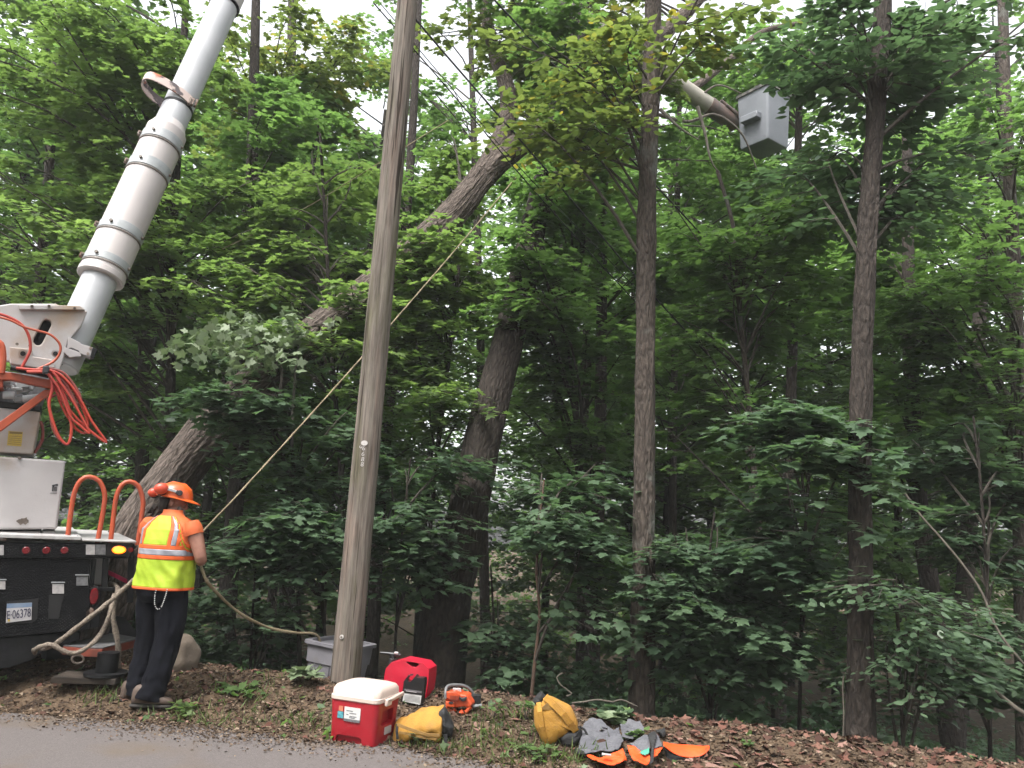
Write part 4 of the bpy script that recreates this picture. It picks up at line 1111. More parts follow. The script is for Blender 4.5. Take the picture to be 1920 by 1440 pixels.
M_hair = mat('dark_hair', (.012, .009, .008), .7, (.03, .021, .017), 40, stretch=(1, 1, .15), bump=.4, spec=.15)
M_beard = mat('grey_beard', (.10, .085, .075), .85, (.26, .23, .21), 50, stretch=(1, 1, .2), bump=.5)
M_chain = mat('chain_steel', (.55, .54, .52), .3, metal=.8)

def remesh(o, vox, smooth=4):
    m = o.modifiers.new('skin', 'REMESH'); m.mode = 'VOXEL'; m.voxel_size = vox; m.use_smooth_shade = True
    if smooth:
        q = o.modifiers.new('soft', 'SMOOTH'); q.factor = .5; q.iterations = smooth
    return bake(o)

fp = hz(272, 1333, .02)
PZ = float(gz(fp.x, fp.y, False)) + .012
P0 = Vector((fp.x, fp.y, PZ))
man = empty('person', P0, 'worker in an orange helmet and lime safety vest, back to the road, holding a rope', 'person')
TURN = Matrix.Rotation(R_(-17), 3, 'Z')
BODY = P0 + Vector((.01, .02, 0))
def W(x, y, z): return BODY + TURN @ Vector((x, y, z))

PROF = [(.86, .232, .17), (.93, .23, .172), (1.05, .222, .165), (1.18, .218, .16), (1.30, .222, .155), (1.38, .222, .142), (1.43, .19, .122), (1.465, .14, .102), (1.49, .10, .088), (1.515, .078, .075), (1.545, .07, .07)]
def torso(th, z, k=0.0):
    a = np.interp(z, [p[0] for p in PROF], [p[1] for p in PROF]) + k
    b = np.interp(z, [p[0] for p in PROF], [p[2] for p in PROF]) + k
    c, s = math.cos(th), math.sin(th); e = 2 / 2.5
    x, y = a * math.copysign(abs(c) ** e, c), b * math.copysign(abs(s) ** e, s)
    fold = .010 * mnoise.noise(Vector((x * 9, y * 9, z * 5))) + .008 * mnoise.noise(Vector((x * 20 + z * 14, y * 20, z * 9)))
    if z < 1.15: fold += .018 * mnoise.noise(Vector((x * 13 + z * 8, y * 13, z * 3.5))) * min(1, (1.15 - z) * 8)
    r = 1 + fold / max(a, .05)
    lean = .03 * max(0, z - 1.25)
    return W(x * r, y * r + lean, z)

def tube_w(mb, pts, rad, n=16):
    mb.tube(smooth_path(pts, .03), [0], n) if False else None
    P = smooth_path(pts, .03); ts = np.linspace(0, 1, len(P)); cum = [0]
    for i in range(1, len(pts)): cum.append(cum[-1] + (Vector(pts[i]) - Vector(pts[i - 1])).length)
    L = [0]
    for i in range(1, len(P)): L.append(L[-1] + (P[i] - P[i - 1]).length)
    rr = [float(np.interp(l / L[-1] * cum[-1], cum, rad)) for l in L]
    mb.tube(P, rr, n); return P, rr

# head frame: face turned to the right, chin down a little
HC = W(-.045, .05, 1.612)
HY = Vector((.93, .34, -.16)).normalized(); HZ = Vector((.10, .05, 1)); HX = HY.cross(HZ).normalized(); HZ = HX.cross(HY).normalized()
HR = Matrix((HX, HY, HZ)).transposed()
def H(x, y, z): return HC + HR @ Vector((x, y, z))

mb = MB()
mb.loft([[torso(2 * math.pi * k / 28, z, -.022) for k in range(28)] for z in (.88, 1.0, 1.15, 1.3, 1.38, 1.43, 1.465, 1.49)])
tube_w(mb, [W(0, .03, 1.40), W(-.02, .04, 1.50), H(0, -.02, -.05)], [.066, .058, .056])
mb.ball(H(0, -.005, .025), (.078, .100, .105), 24, 16, R=HR)            # skull
mb.ball(H(0, .035, -.055), (.058, .062, .062), 20, 12, R=HR)            # jaw and cheeks
mb.ball(H(0, .085, .008), (.05, .022, .018), 14, 8, R=HR)               # brow
mb.tube([H(0, .092, .012), H(0, .112, -.022), H(0, .118, -.036), H(0, .096, -.044)], [.008, .012, .014, .010], 10)
mb.ball(H(0, .092, -.068), (.024, .012, .012), 10, 6, R=HR)             # mouth
for s in (-1, 1):
    mb.ball(H(s * .078, -.012, -.018), (.010, .022, .034), 14, 10, R=HR)
    mb.ball(H(s * .083, -.022, -.012), (.008, .010, .026), 10, 8, R=HR)
    mb.ball(H(s * .032, .086, -.006), (.014, .010, .009), 10, 6, R=HR)
    # legs inside the trousers
hipR, hipL = W(.10, 0, .92), W(-.10, .0, .92)
ankR, ankL = P0 + Vector((.045, -.03, .09)), P0 + Vector((-.135, .12, .09))
kneR = hipR.lerp(ankR, .50) + Vector((.035, .02, 0)); kneL = hipL.lerp(ankL, .50) + Vector((.02, .03, 0))
for a, b, c in ((hipR, kneR, ankR), (hipL, kneL, ankL)):
    tube_w(mb, [a, b, c], [.085, .062, .042])
# arms and hands closed on the rope
shR, elR, wrR = W(.215, .0, 1.405), W(.318, .02, 1.155), W(.10, .25, 1.185)
shL, elL, wrL = W(-.215, .0, 1.405), W(-.30, .08, 1.17), W(-.10, .29, 1.235)
ROPE_T = at(1040, 243, 10.7)
for a, b, c in ((shR, elR, wrR), (shL, elL, wrL)):
    m1 = a.lerp(b, .45); m2 = b.lerp(c, .4)
    tube_w(mb, [a, m1 + Vector((.004, 0, .004)), b, m2, c], [.066, .059, .045, .046, .030], 20)
def hand(mb, wr, el, axis, sgn):
    f = (wr - el).normalized(); ax = axis.normalized()
    c = wr + f * .075
    u = (f - ax * f.dot(ax)).normalized(); v = ax.cross(u) * sgn
    mb.tube([wr - f * .01, wr + f * .03 + v * .018, wr + f * .062 + v * .024], [.030, .036, .034], 14)
    for i, (Lr, rr) in enumerate(((1.0, .0098), (1.06, .0100), (1.0, .0096), (.86, .0085))):
        o = c + ax * (i - 1.5) * .0205
        path = [o + (u * math.cos(t) + v * math.sin(t)) * .026 for t in np.linspace(R_(150), R_(150) - R_(250) * Lr, 7)]
        mb.tube(path, [rr * q for q in (1.1, 1.05, 1, 1.02, .95, .9, .75)], 10)
    o = c - ax * .046
    mb.tube([wr + f * .035 - ax * .03 + v * .015, o + v * .03 + u * .0, o - v * .005 + u * .03, o - v * .026 + u * .016 + ax * .012], [.014, .013, .0115, .009], 10)
    return c
rdir = (ROPE_T - W(.02, .30, 1.22)).normalized()
hR = hand(mb, wrR, elR, rdir, 1)
hL = hand(mb, wrL, elL, rdir, -1)
body = mb.build('body', M_skin, man)
remesh(body, .0065, 3)

# trousers: baggy, one mesh
mb = MB()
def leg(a, b, c, ph):
    pts = smooth_path([a, b, c], .02); n = 26; m = len(pts)
    rr = [float(np.interp(i / (m - 1), [0, .2, .5, .75, .92, 1], [.116, .116, .103, .098, .100, .108])) for i in range(m)]
    def dsp(an, l, r):
        t = l / 1.0
        lo = max(0, t - .55)
        return (.018 * mnoise.noise(Vector((math.cos(an) * 1.2 + ph, math.sin(an) * 1.2, l * 5 + ph)))
                + .020 * min(1, max(0, (l - .62) * 6)) * mnoise.noise(Vector((math.cos(an) * 1.0, math.sin(an) * 1.0 + ph, l * 20)))
                + .013 * mnoise.noise(Vector((math.cos(an) * 3, math.sin(an) * 3 + ph, l * 9 + an * .8))))
    mb.tube(pts, rr, n, disp=dsp)
leg(hipR + Vector((0, 0, .02)), kneR, ankR + Vector((-.01, 0, -.035)), 1.3)
leg(hipL + Vector((0, 0, .02)), kneL, ankL + Vector((-.01, 0, -.035)), 5.1)
mb.loft([[W(a * math.cos(t), b * math.sin(t) - .01, z) for t in np.linspace(0, 2 * math.pi, 28, endpoint=False)] for z, a, b in ((.80, .17, .12), (.86, .215, .16), (.93, .218, .165), (1.0, .205, .152), (1.06, .195, .145))])
tr_o = mb.build('trousers', M_navy, man); remesh(tr_o, .009, 3)
mb = MB()                                      # back pocket and wallet chain
q = [torso(R_(-62 + 8 * i), z, .0) for i, z in ((0, .95),)]
cp = [W(.085, -.178, .905), W(.087, -.186, .87), W(.095, -.185, .80), W(.12, -.176, .765), W(.145, -.166, .785), W(.162, -.158, .86), W(.168, -.15, .93)]
CP = smooth_path(cp, .012); mb = MB()
for i, p in enumerate(CP[:-1]):
    mb.ball(p, (.0055, .0055, .0055), 8, 5)
mb.build('wallet_chain', M_chain, man)

# boots
def boot(c, ang, L):
    d = Vector((math.cos(ang), math.sin(ang), 0)); s = Vector((-d.y, d.x, 0)); up = Vector((0, 0, 1))
    def ring(x, w, z0, z1, n=18):
        return [c + d * x + s * (w * math.copysign(abs(math.cos(t)) ** .7, math.cos(t))) + up * ((z0 + z1) / 2 + (z1 - z0) / 2 * math.copysign(abs(math.sin(t)) ** .7, math.sin(t))) for t in np.linspace(0, 2 * math.pi, n, endpoint=False)]
    b0 = c.z
    mb = MB(); mb.loft([ring(-.105, .030, .03, .12), ring(-.09, .042, .025, .17), ring(-.03, .047, .025, .18), ring(.03, .047, .025, .135), ring(.10, .050, .025, .092), ring(.16, .048, .025, .080), ring(.195, .036, .025, .066), ring(.21, .018, .028, .05)])
    o = mb.build('boot', M_boot, man, sub=1)
    mb = MB(); mb.loft([ring(-.112, .030, .0, .03), ring(-.10, .045, .0, .03), ring(-.03, .048, .0, .03), ring(.02, .046, .006, .03), ring(.10, .054, .0, .03), ring(.165, .052, .0, .03), ring(.205, .038, .002, .03), ring(.222, .018, .008, .03)])
    mb.build('sole', M_sole, o, sub=1)
boot(P0 + Vector((.01, -.04, -.004)), R_(8), .3)
boot(P0 + Vector((-.155, .12, .0)), R_(38), .3)

# vest and shirt from one grid on the torso
NT, NZ = 120, 88
zs_ = np.linspace(.905, 1.492, NZ + 1)
parts = {'lime': MB(), 'silver': MB(), 'trim': MB()}
def zhem(th): return 0
def category(thd, z):
    phi = (thd + 90 + 180) % 360 - 180
    right, left = min(abs(thd), 360 - abs(thd)), abs(abs(thd) - 180)
    for s in (right, left):
        e = (s / 40) ** 2 + ((1.50 - z) / .235) ** 2
        if e < 1: return None
        if e < 1.26: return 'trim'
        if e < 1.40: return 'lime'
        if e < 1.55: return 'trim'
    if z < .922: return 'trim'
    if 1.176 < z < 1.224: return 'silver'
    if 1.142 < z <= 1.176 or 1.224 <= z < 1.258: return 'trim'
    if z >= 1.258:
        w_ = abs(phi) if abs(phi) < 90 else 180 - abs(phi)
        if 33 < w_ < 46: return 'silver'
        if 25 < w_ <= 33 or 46 <= w_ < 54: return 'trim'
    return 'lime'
for i in range(NZ):
    for k in range(NT):
        z = (zs_[i] + zs_[i + 1]) / 2; thd = (k + .5) * 360 / NT
        if thd > 180: thd -= 360
        c = category(thd, z)
        if c is None: continue
        kk = {'lime': .012, 'silver': .0150, 'trim': .0140}[c]
        t0, t1 = 2 * math.pi * k / NT, 2 * math.pi * (k + 1) / NT
        parts[c].add([torso(t0, zs_[i], kk), torso(t1, zs_[i], kk), torso(t1, zs_[i + 1], kk), torso(t0, zs_[i + 1], kk)], [(0, 1, 2, 3)])
def weld(o, th):
    w_ = o.modifiers.new('weld', 'WELD'); w_.merge_threshold = .0004
    s_ = o.modifiers.new('cloth', 'SOLIDIFY'); s_.thickness = th; s_.offset = -1
    return bake(o)
vest = weld(parts['lime'].build('vest', M_hiy, man), .004)
weld(parts['silver'].build('reflective_tape', M_silver, vest), .005)
weld(parts['trim'].build('orange_trim', M_hio, vest), .005)
mb = MB()
zz = np.linspace(1.02, 1.545, 40)
mb.loft([[torso(2 * math.pi * k / 64, z, .003) for k in range(64)] for z in zz], cap=False)
for a, b, s in ((shR, elR, 1), (shL, elL, -1)):
    d = (b - a).normalized()
    mb.tube([a - d * .05, a + d * .0, a + d * .035, a + d * .062], [.060, .075, .077, .073], 24, disp=lambda an, l, r: .006 * mnoise.noise(Vector((math.cos(an) * 2, math.sin(an) * 2, l * 16))))
sh_o = mb.build('shirt', M_shirt, man)
# hair, beard, helmet
mb = MB()
rs = random.Random(3)
for k in range(70):
    a = rs.uniform(-1, 1); x = .080 * math.sin(a * 1.5); y = -.03 - .075 * math.cos(a * 1.5)
    p = H(x, y, .0 + rs.uniform(-.01, .02)); q = H(x * .85, y * .82, -.085 + rs.uniform(-.03, .01))
    mb.tube([p, p.lerp(q, .5) + HR @ Vector((x * .15, -.006, 0)), q], [.013, .012, .006], 6)
for k in range(14):                             # hair hanging to the left shoulder blade
    p = H(rs.uniform(-.05, .02), -.10, -.04); e = H(rs.uniform(-.05, .01), -.155 + rs.uniform(-.02, .03), -.12 + rs.uniform(-.03, .02))
    mb.tube([p, p.lerp(e, .5) + Vector((-.012, 0, .01)), e], [.012, .012, .004], 6)
hair = mb.build('hair', M_hair, man); remesh(hair, .006, 1)
mb = MB()
for k in range(110):
    a = rs.uniform(-1.35, 1.35); x = .056 * math.sin(a); y = .035 + .066 * math.cos(a); z = rs.uniform(-.10, -.055) if abs(a) > .5 else rs.uniform(-.11, -.075)
    p = H(x, y, z + (.02 + .03 * max(0, abs(a) - .8))); q = H(x * 1.05, y + .012, z - rs.uniform(.025, .055))
    mb.tube([p, q], [.012, .006], 6)
beard = mb.build('beard', M_beard, man); remesh(beard, .006, 1)
mb = MB()
def hring(z, a, bf, bb, n=36):
    return [H(a * math.cos(t), (bf if math.sin(t) > 0 else bb) * math.sin(t) + .0, z) for t in np.linspace(0, 2 * math.pi, n, endpoint=False)]
dz = .035
mb.loft([hring(dz - .004, .122, .150, .142), hring(dz + .012, .121, .143, .141), hring(dz + .05, .115, .135, .133), hring(dz + .085, .098, .115, .114), hring(dz + .112, .07, .085, .083), hring(dz + .126, .035, .045, .043), hring(dz + .129, .008, .01, .01)])
helm = mb.build('helmet', M_helm, man)
mb = MB()
def brim(t):
    s = math.sin(t); ext = .055 * max(0, s) ** 1.5 + .012
    return ext
n = 48; inner, outer, under = [], [], []
for t in np.linspace(0, 2 * math.pi, n, endpoint=False):
    b_ = .148 if math.sin(t) > 0 else .141
    e = brim(t); dn = -.012 * max(0, math.sin(t))
    inner.append(H(.118 * math.cos(t), (b_ - .004) * math.sin(t), dz + .006)); outer.append(H((.122 + e) * math.cos(t), (b_ + e) * math.sin(t), dz - .006 + dn)); under.append(H((.120 + e) * math.cos(t), (b_ + e - .003) * math.sin(t), dz - .011 + dn))
mb.loft([inner, outer, under, [H(.110 * math.cos(t), .130 * math.sin(t), dz - .008) for t in np.linspace(0, 2 * math.pi, n, endpoint=False)]], cap=False)
mb.build('brim', M_helm, helm)
mb = MB()
for x in (-.03, 0, .03):
    mb.tube([H(x, .11, dz + .083), H(x, .05, dz + .122 - abs(x) * .2), H(x, -.05, dz + .122 - abs(x) * .2), H(x, -.11, dz + .083)], .009, 8)
mb.build('helmet_ridge', M_helm, helm)
for (x, y, z, s) in ((.122, -.118, dz + .045, .95), (-.01, -.175, dz + .005, .75)):
    o_ = HR @ (Matrix.Rotation(R_(18), 3, 'X'))
    mb = MB(); c = H(x, y, z); mb.ball(c, (.040 * s, .060 * s, .050 * s), 18, 12, R=o_)
    em = mb.build('ear_muff', M_muff, helm)
    mb = MB(); mb.ball(c + HR @ Vector((-.03, .01, -.018)), (.026 * s, .046 * s, .040 * s), 16, 10, R=o_); mb.build('muff_cushion', M_ink, em)
mb = MB(); mb.bar(H(.126, -.085, dz + .055), H(.128, .02, dz + .045), .012, .022, HZ); mb.build('muff_arm', M_band, helm, smooth=False, bevel=.004)
mb = MB(); mb.tube([H(.112, .03, dz + .042), H(.137, .03, dz + .042)], .024, 16); mb.bar(H(.13, .0, dz + .046), H(.13, .04, dz + .04), .012, .034, HZ); mb.build('muff_pivot', M_ink, helm, bevel=.004)
# ------------------------------------------------------------------ where a sight line meets the bank
def og(px, py, lift=0.0, lo=3.0, hi=14.0):
    """first point of the ground (raised by lift) along the sight line of a photo pixel"""
    Ys = np.linspace(lo, hi, 700); d = ray(px, py)
    P = EYEP[None] + d[None] * (Ys / d[1])[:, None]
    below = P[:, 2] < gz(P[:, 0], P[:, 1], False) + lift
    i = int(np.argmax(below)) if below.any() else len(Ys) - 1
    return Vector(P[i])
def pxy(pts, Y, off=(0, 0, 0)): return [at(x, y, Y) + Vector(off) for x, y in pts]
def Z1(*p): return [(560 + x / 4.8, 1140 + y / 4.8) for x, y in p]
def Z2(*p): return [(700 + x / 7.2, 1200 + y / 7.2) for x, y in p]
def Z3(*p): return [(940 + x / 4.571, 1240 + y / 4.571) for x, y in p]
def pillow(mb, pts, Y, th, bulge, m=0, steps=4, wr=0.0, seed=0):
    """stuffed shape: px outline at Y, flat back, front swelling towards the road"""
    P = []
    for i in range(len(pts)):
        a, b = Vector(pts[i]), Vector(pts[(i + 1) % len(pts)])
        for k in range(4): P.append(a.lerp(b, k / 4))
    P = [at(p.x, p.y, Y) for p in P]
    c = sum(P, Vector((0, 0, 0))) / len(P)
    if sum(((P[i] - c).cross(P[(i + 1) % len(P)] - c)).y for i in range(len(P))) < 0: P = P[::-1]
    rings = [[p + Vector((0, th, 0)) for p in P], list(P)]
    for s in range(1, steps + 1):
        t = s / steps; k = max(.03, math.cos(t * math.pi / 2) ** .8)
        rings.append([c + (p - c) * k + Vector((0, -bulge * math.sin(t * math.pi / 2), 0)) for p in P])
    if wr:
        rings = [[p + Vector((0, wr * mnoise.noise(p * 14 + Vector((seed, 0, 0))) + .5 * wr * mnoise.noise(p * 33), .6 * wr * mnoise.noise(p * 17 + Vector((0, seed, 3))))) for p in r] for r in rings]
    mb.loft([r[::-1] for r in rings], m); return mb
def inside(x, y, poly):
    r = False; n = len(poly); j = n - 1
    for i in range(n):
        xi, yi = poly[i]; xj, yj = poly[j]
        if (yi > y) != (yj > y) and x < (xj - xi) * (y - yi) / (yj - yi) + xi: r = not r
        j = i
    return r
def drape(name, pts, lift, mt, parent=None, th=.008, wr=.02, seed=0, step=1.3):
    """cloth lying on the bank inside a px outline"""
    xs_ = [p[0] for p in pts]; ys_ = [p[1] for p in pts]
    gx = np.arange(min(xs_), max(xs_) + step, step); gy = np.arange(min(ys_), max(ys_) + step, step)
    mb = MB(); ids = {}
    def vid(i, j):
        if (i, j) not in ids:
            p = og(gx[i], gy[j], lift); p.z += wr * (mnoise.noise(p * 7 + Vector((seed, 0, 0))) + .5 * mnoise.noise(p * 17 + Vector((seed, 0, 0))))
            ids[(i, j)] = len(mb.v); mb.v.append(tuple(p))
        return ids[(i, j)]
    for i in range(len(gx) - 1):
        for j in range(len(gy) - 1):
            if inside(gx[i] + step / 2, gy[j] + step / 2, pts):
                mb.f.append((vid(i, j), vid(i, j + 1), vid(i + 1, j + 1), vid(i + 1, j))); mb.m.append(0); mb.uv.append(None)
    o = mb.build(name, mt, parent)
    s = o.modifiers.new('cloth', 'SOLIDIFY'); s.thickness = th; s.offset = 0
    q = o.modifiers.new('soft', 'SMOOTH'); q.iterations = 4; q.factor = .5
    return o

# ------------------------------------------------------------------ utility pole
def pole_mat():
    m = bpy.data.materials.new('weathered_pole'); m.use_nodes = True
    nt = m.node_tree; N, L = nt.nodes, nt.links; p = N['Principled BSDF']; p.inputs['Roughness'].default_value = .88; p.inputs['Specular IOR Level'].default_value = .2
    tc = N.new('ShaderNodeTexCoord')
    def noise(scale, vec, detail=6, coord='UV'):
        mp = N.new('ShaderNodeMapping'); mp.inputs['Scale'].default_value = vec; L.new(tc.outputs[coord], mp.inputs[0])
        nz = N.new('ShaderNodeTexNoise'); nz.inputs['Scale'].default_value = scale; nz.inputs['Detail'].default_value = detail; nz.inputs['Roughness'].default_value = .65
        L.new(mp.outputs[0], nz.inputs['Vector']); return nz.outputs['Fac']
    def ramp(f, cols):
        r = N.new('ShaderNodeValToRGB'); e = r.color_ramp.elements
        while len(e) < len(cols): e.new(.5)
        for k, (q, c) in enumerate(cols): e[k].position = q; e[k].color = (*c, 1)
        L.new(f, r.inputs[0]); return r.outputs[0]
    def mul(a, b, f=1.0, mode='MULTIPLY'):
        x = N.new('ShaderNodeMixRGB'); x.blend_type = mode; x.inputs[0].default_value = f; L.new(a, x.inputs[1]); L.new(b, x.inputs[2]); return x.outputs[0]
    grain = noise(34, (1, .045, 1)); fine = noise(120, (1, .03, 1))
    base = ramp(grain, [(.32, (.066, .055, .046)), (.48, (.128, .110, .095)), (.66, (.180, .158, .138))])
    base = mul(base, ramp(fine, [(.35, (.80, .79, .78)), (.6, (1.08, 1.07, 1.06))]))
    patch = noise(1.0, (6, 6, .8), 5, 'Object')
    base = mul(base, ramp(patch, [(.34, (.72, .76, .58)), (.5, (1, 1, 1)), (.66, (1.2, 1.07, 1.03))]))
    crack = noise(20, (1, .022, 1), 3)
    base = mul(base, ramp(crack, [(.36, (.22, .19, .17)), (.40, (1, 1, 1))]))
    L.new(base, p.inputs['Base Color'])
    bp = N.new('ShaderNodeBump'); bp.inputs['Strength'].default_value = .6; bp.inputs['Distance'].default_value = .01; L.new(grain, bp.inputs['Height']); L.new(bp.outputs[0], p.inputs['Normal'])
    return m
PY = 7.3
pb, pt = at(647, 1278, PY), at(765, -10, PY)
pole_r = lambda z: np.interp(z, [pb.z, pt.z], [.134, .104])
ax_p = (pt - pb)
def pole_ax(z): return pb + ax_p * ((z - pb.z) / ax_p.z)
P = [pole_ax(z) for z in np.arange(-.3, 11.2, .12)]
po = empty('utility_pole', Vector((pb.x, pb.y, float(gz(pb.x, pb.y)))), 'weathered grey wooden utility pole with a small white number on it', 'utility pole')
mb = MB(); mb.tube(P, [float(pole_r(p.z)) if p.z < pt.z else .104 for p in P], 40, disp=lambda a, l, r: .004 * mnoise.noise(Vector((math.cos(a) * 3, math.sin(a) * 3, l * .35))) + .003 * mnoise.noise(Vector((math.cos(a) * 9, math.sin(a) * 9, l * .5))))
mb.build('shaft', pole_mat(), po)
mb = MB(); mb.box(pole_ax(10.6) + Vector((0, -.17, 0)), (2.2, .1, .12), Matrix.Rotation(R_(-40), 3, 'Z')); mb.build('crossarm', M_wood, po, smooth=False, bevel=.006)
M_tagw = mat('tag_white', (.62, .58, .56), .5, (.5, .46, .44), 60)
def on_pole(px, py):
    p = at(px, py, PY - .12); a = pole_ax(p.z); n = p - a; n.z = 0; n.normalize()
    return a + n * (float(pole_r(p.z)) + .004), n
up_p = ax_p.normalized()
def pole_frame(px, py):
    p, n = on_pole(px, py); return frame(p, up_p.cross(n), n)
M_ = pole_frame(683.5, 831)
mb = MB(); c = M_.translation; xx, zz_ = M_.col[0].to_3d(), M_.col[2].to_3d(); yy = M_.col[1].to_3d()
mb.loft([[c + xx * math.cos(t) * .031 + yy * math.sin(t) * .025 for t in np.linspace(0, 6.283, 24, endpoint=False)], [c + zz_ * .003 + xx * math.cos(t) * .03 + yy * math.sin(t) * .024 for t in np.linspace(0, 6.283, 24, endpoint=False)]])
mb.build('oval_tag', M_tagw, po, smooth=False)
for i, (ch, x, y) in enumerate((('6', 682, 841), ('6', 681, 851.5), ('8', 680.3, 861.5), ('8', 679.5, 871))):
    text_obj('number_digit', ch, .058, pole_frame(x, y) @ Matrix.Rotation(R_(-4), 4, 'Z'), M_tagw, po, .0015)
text_obj('number_digit', 'c', .06, pole_frame(676, 838) @ Matrix.Rotation(R_(75), 4, 'Z'), M_tagw, po, .0015)
p, n = on_pole(642, 1194); mb = MB(); mb.tube([p - n * .002, p + n * .006], .019, 18); mb.tube([p + n * .006, p + n * .012], .009, 6, m=1); mb.build('washer', [M_tagw, M_bolt], po)

# ------------------------------------------------------------------ grey bin
M_bin = mat('bin_grey', (.24, .232, .255), .55, (.19, .183, .205), 5, 5, bump=.08, bscale=60, c3=(.20, .185, .18), s3=4, t3=(.58, .72))
bt = at(640, 1203, 8.0); bz = .82
BR = Matrix.Rotation(R_(4), 3, 'Y') @ Matrix.Rotation(R_(-24), 3, 'Z')
def rrect(c, a, b, g, z, R, k=5):
    out = []
    for sx, sy in ((1, 1), (-1, 1), (-1, -1), (1, -1)):
        for i in range(k):
            t = math.atan2(sy, sx) - math.pi / 4 + math.pi / 2 * i / (k - 1)
            out.append(c + R @ Vector((sx * (a - g) + g * math.cos(t), sy * (b - g) + g * math.sin(t), z)))
    return out
bn = empty('rubbish_bin', bt + BR @ Vector((0, 0, -bz)), 'grey plastic rubbish bin standing behind the utility pole with a rope running into it', 'bin')
mb = MB()
mb.loft([rrect(bt, .185, .17, .05, -bz, BR), rrect(bt, .230, .21, .05, -.20, BR), rrect(bt, .243, .223, .05, -.195, BR), rrect(bt, .25, .23, .05, -.03, BR), rrect(bt, .225, .205, .04, -.03, BR), rrect(bt, .175, .16, .04, -bz + .03, BR)])
mb.build('body', M_bin, bn)
mb = MB(); mb.loft([rrect(bt, .253, .233, .05, -.035, BR), rrect(bt, .277, .257, .06, -.03, BR), rrect(bt, .277, .257, .06, .0, BR), rrect(bt, .225, .205, .045, .0, BR), rrect(bt, .225, .205, .045, -.03, BR)]); mb.build('rim', M_bin, bn)
for x in (-.12, .05):
    mb = MB(); a = bt + BR @ Vector((x, -.212, -.21)); b = bt + BR @ Vector((x * .8, -.172, -bz + .02)); mb.bar(a, b, .012, .014, BR @ Vector((0, -1, 0))); mb.build('rib', M_bin, bn)
mb = MB(); c = bt + BR @ Vector((-.275, -.05, -.05)); mb.box(c, (.07, .18, .035), BR); mb.box(c + BR @ Vector((0, 0, -.05)), (.05, .03, .09), BR); mb.build('handle', M_bin, bn, bevel=.008)
mb = MB(); mb.prism([bt + BR @ Vector((-.232 + .03 * (-z - .23) / .27, y, z)) for y, z in ((-.14, -.23), (-.06, -.23), (-.06, -.50), (-.14, -.50))], BR @ Vector((-.004, 0, 0))); mb.build('sticker', mat('faded_sticker', (.42, .18, .15), .6, (.5, .42, .40), 14), bn, smooth=False)

# ------------------------------------------------------------------ cooler
M_cred = mat('cooler_red', (.42, .014, .026), .38, (.36, .012, .022), 4, 4, bump=.05, bscale=120)
M_cwht = mat('cooler_white', (.74, .61, .54), .42, (.68, .54, .47), 3, 5)
c1, c2 = og(613, 1391), og(701, 1408)
cx = (c2 - c1); cx.z = 0; CWd = cx.length; cx.normalize(); cy = Vector((-cx.y, cx.x, 0)); CD = .34
cc = c2 - cx * (CWd / 2) + cy * (CD / 2); cc.z = min(c1.z, c2.z) - .006 + .01
CR_ = Matrix((cx, cy, Vector((0, 0, 1)))).transposed()
hc = .40
co = empty('cooler', cc, 'red ice cooler with off white lid on the road edge before the pole', 'cooler')
mb = MB()
a0, b0 = CWd / 2, CD / 2
mb.loft([rrect(cc, a0 * .93, b0 * .93, .03, 0, CR_, 6), rrect(cc, a0 * .95, b0 * .95, .035, .012, CR_, 6), rrect(cc, a0 * .985, b0 * .985, .04, hc * .5, CR_, 6), rrect(cc, a0 * 1.02, b0 * 1.02, .04, hc - .10, CR_, 6), rrect(cc, a0 * 1.02, b0 * 1.02, .04, hc - .095, CR_, 6)])
bd = mb.build('body', M_cred, co)
def cw(x, y, z): return cc + CR_ @ Vector((x, y, z))
k = MB(); k.prism([cw(x, -b0 - .05, z) for x, z in ((-a0 * .72, -.05), (-a0 * .66, .055), (-a0 * .55, .065), (a0 * .30, .065), (a0 * .42, .055), (a0 * .5, -.05))], CR_ @ Vector((0, .085, 0))); cut(bd, k)
k = MB(); k.prism([cw(a0 + .05, y, z) for y, z in ((-b0 * .55, .155), (-b0 * .5, .245), (b0 * .45, .245), (b0 * .5, .155), (b0 * .3, .14), (-b0 * .35, .14))], CR_ @ Vector((-.095, 0, 0))); cut(bd, k)
k = MB(); k.prism([cw(x, -b0 - .04, z) for x, z in ((-a0 * .84, .12), (-a0 * .72, .098), (a0 * .35, .098), (a0 * .45, .12), (a0 * .45, .30), (-a0 * .84, .30))], CR_ @ Vector((0, .0405, 0))); cut(bd, k)
for m_ in list(bd.modifiers): bd.modifiers.remove(m_)
bv = bd.modifiers.new('bevel', 'BEVEL'); bv.width = .008; bv.segments = 3; bv.limit_method = 'ANGLE'; bv.angle_limit = R_(40)
mb = MB()
zl = hc - .095
mb.loft([rrect(cc, a0 * 1.03, b0 * 1.03, .045, zl, CR_, 6), rrect(cc, a0 * 1.06, b0 * 1.06, .05, zl + .006, CR_, 6), rrect(cc, a0 * 1.06, b0 * 1.06, .05, zl + .030, CR_, 6), rrect(cc, a0 * 1.03, b0 * 1.03, .05, zl + .036, CR_, 6),
         rrect(cc, a0 * 1.02, b0 * 1.02, .055, zl + .075, CR_, 6), rrect(cc, a0 * .96, b0 * .96, .07, zl + .098, CR_, 6), rrect(cc, a0 * .84, b0 * .82, .09, zl + .108, CR_, 6), rrect(cc, a0 * .4, b0 * .4, .05, zl + .113, CR_, 6)])
mb.build('lid', M_cwht, co)
mb = MB(); mb.box(cw(a0 * 1.06 + .016, -b0 * .35, zl + .004), (.026, .075, .052), CR_); mb.bar(cw(a0 * 1.06 + .018, -b0 * .5, zl + .012), cw(a0 * 1.06 + .018, b0 * .95, zl + .03), .022, .03)
mb.build('handle', M_cwht, co, bevel=.009)
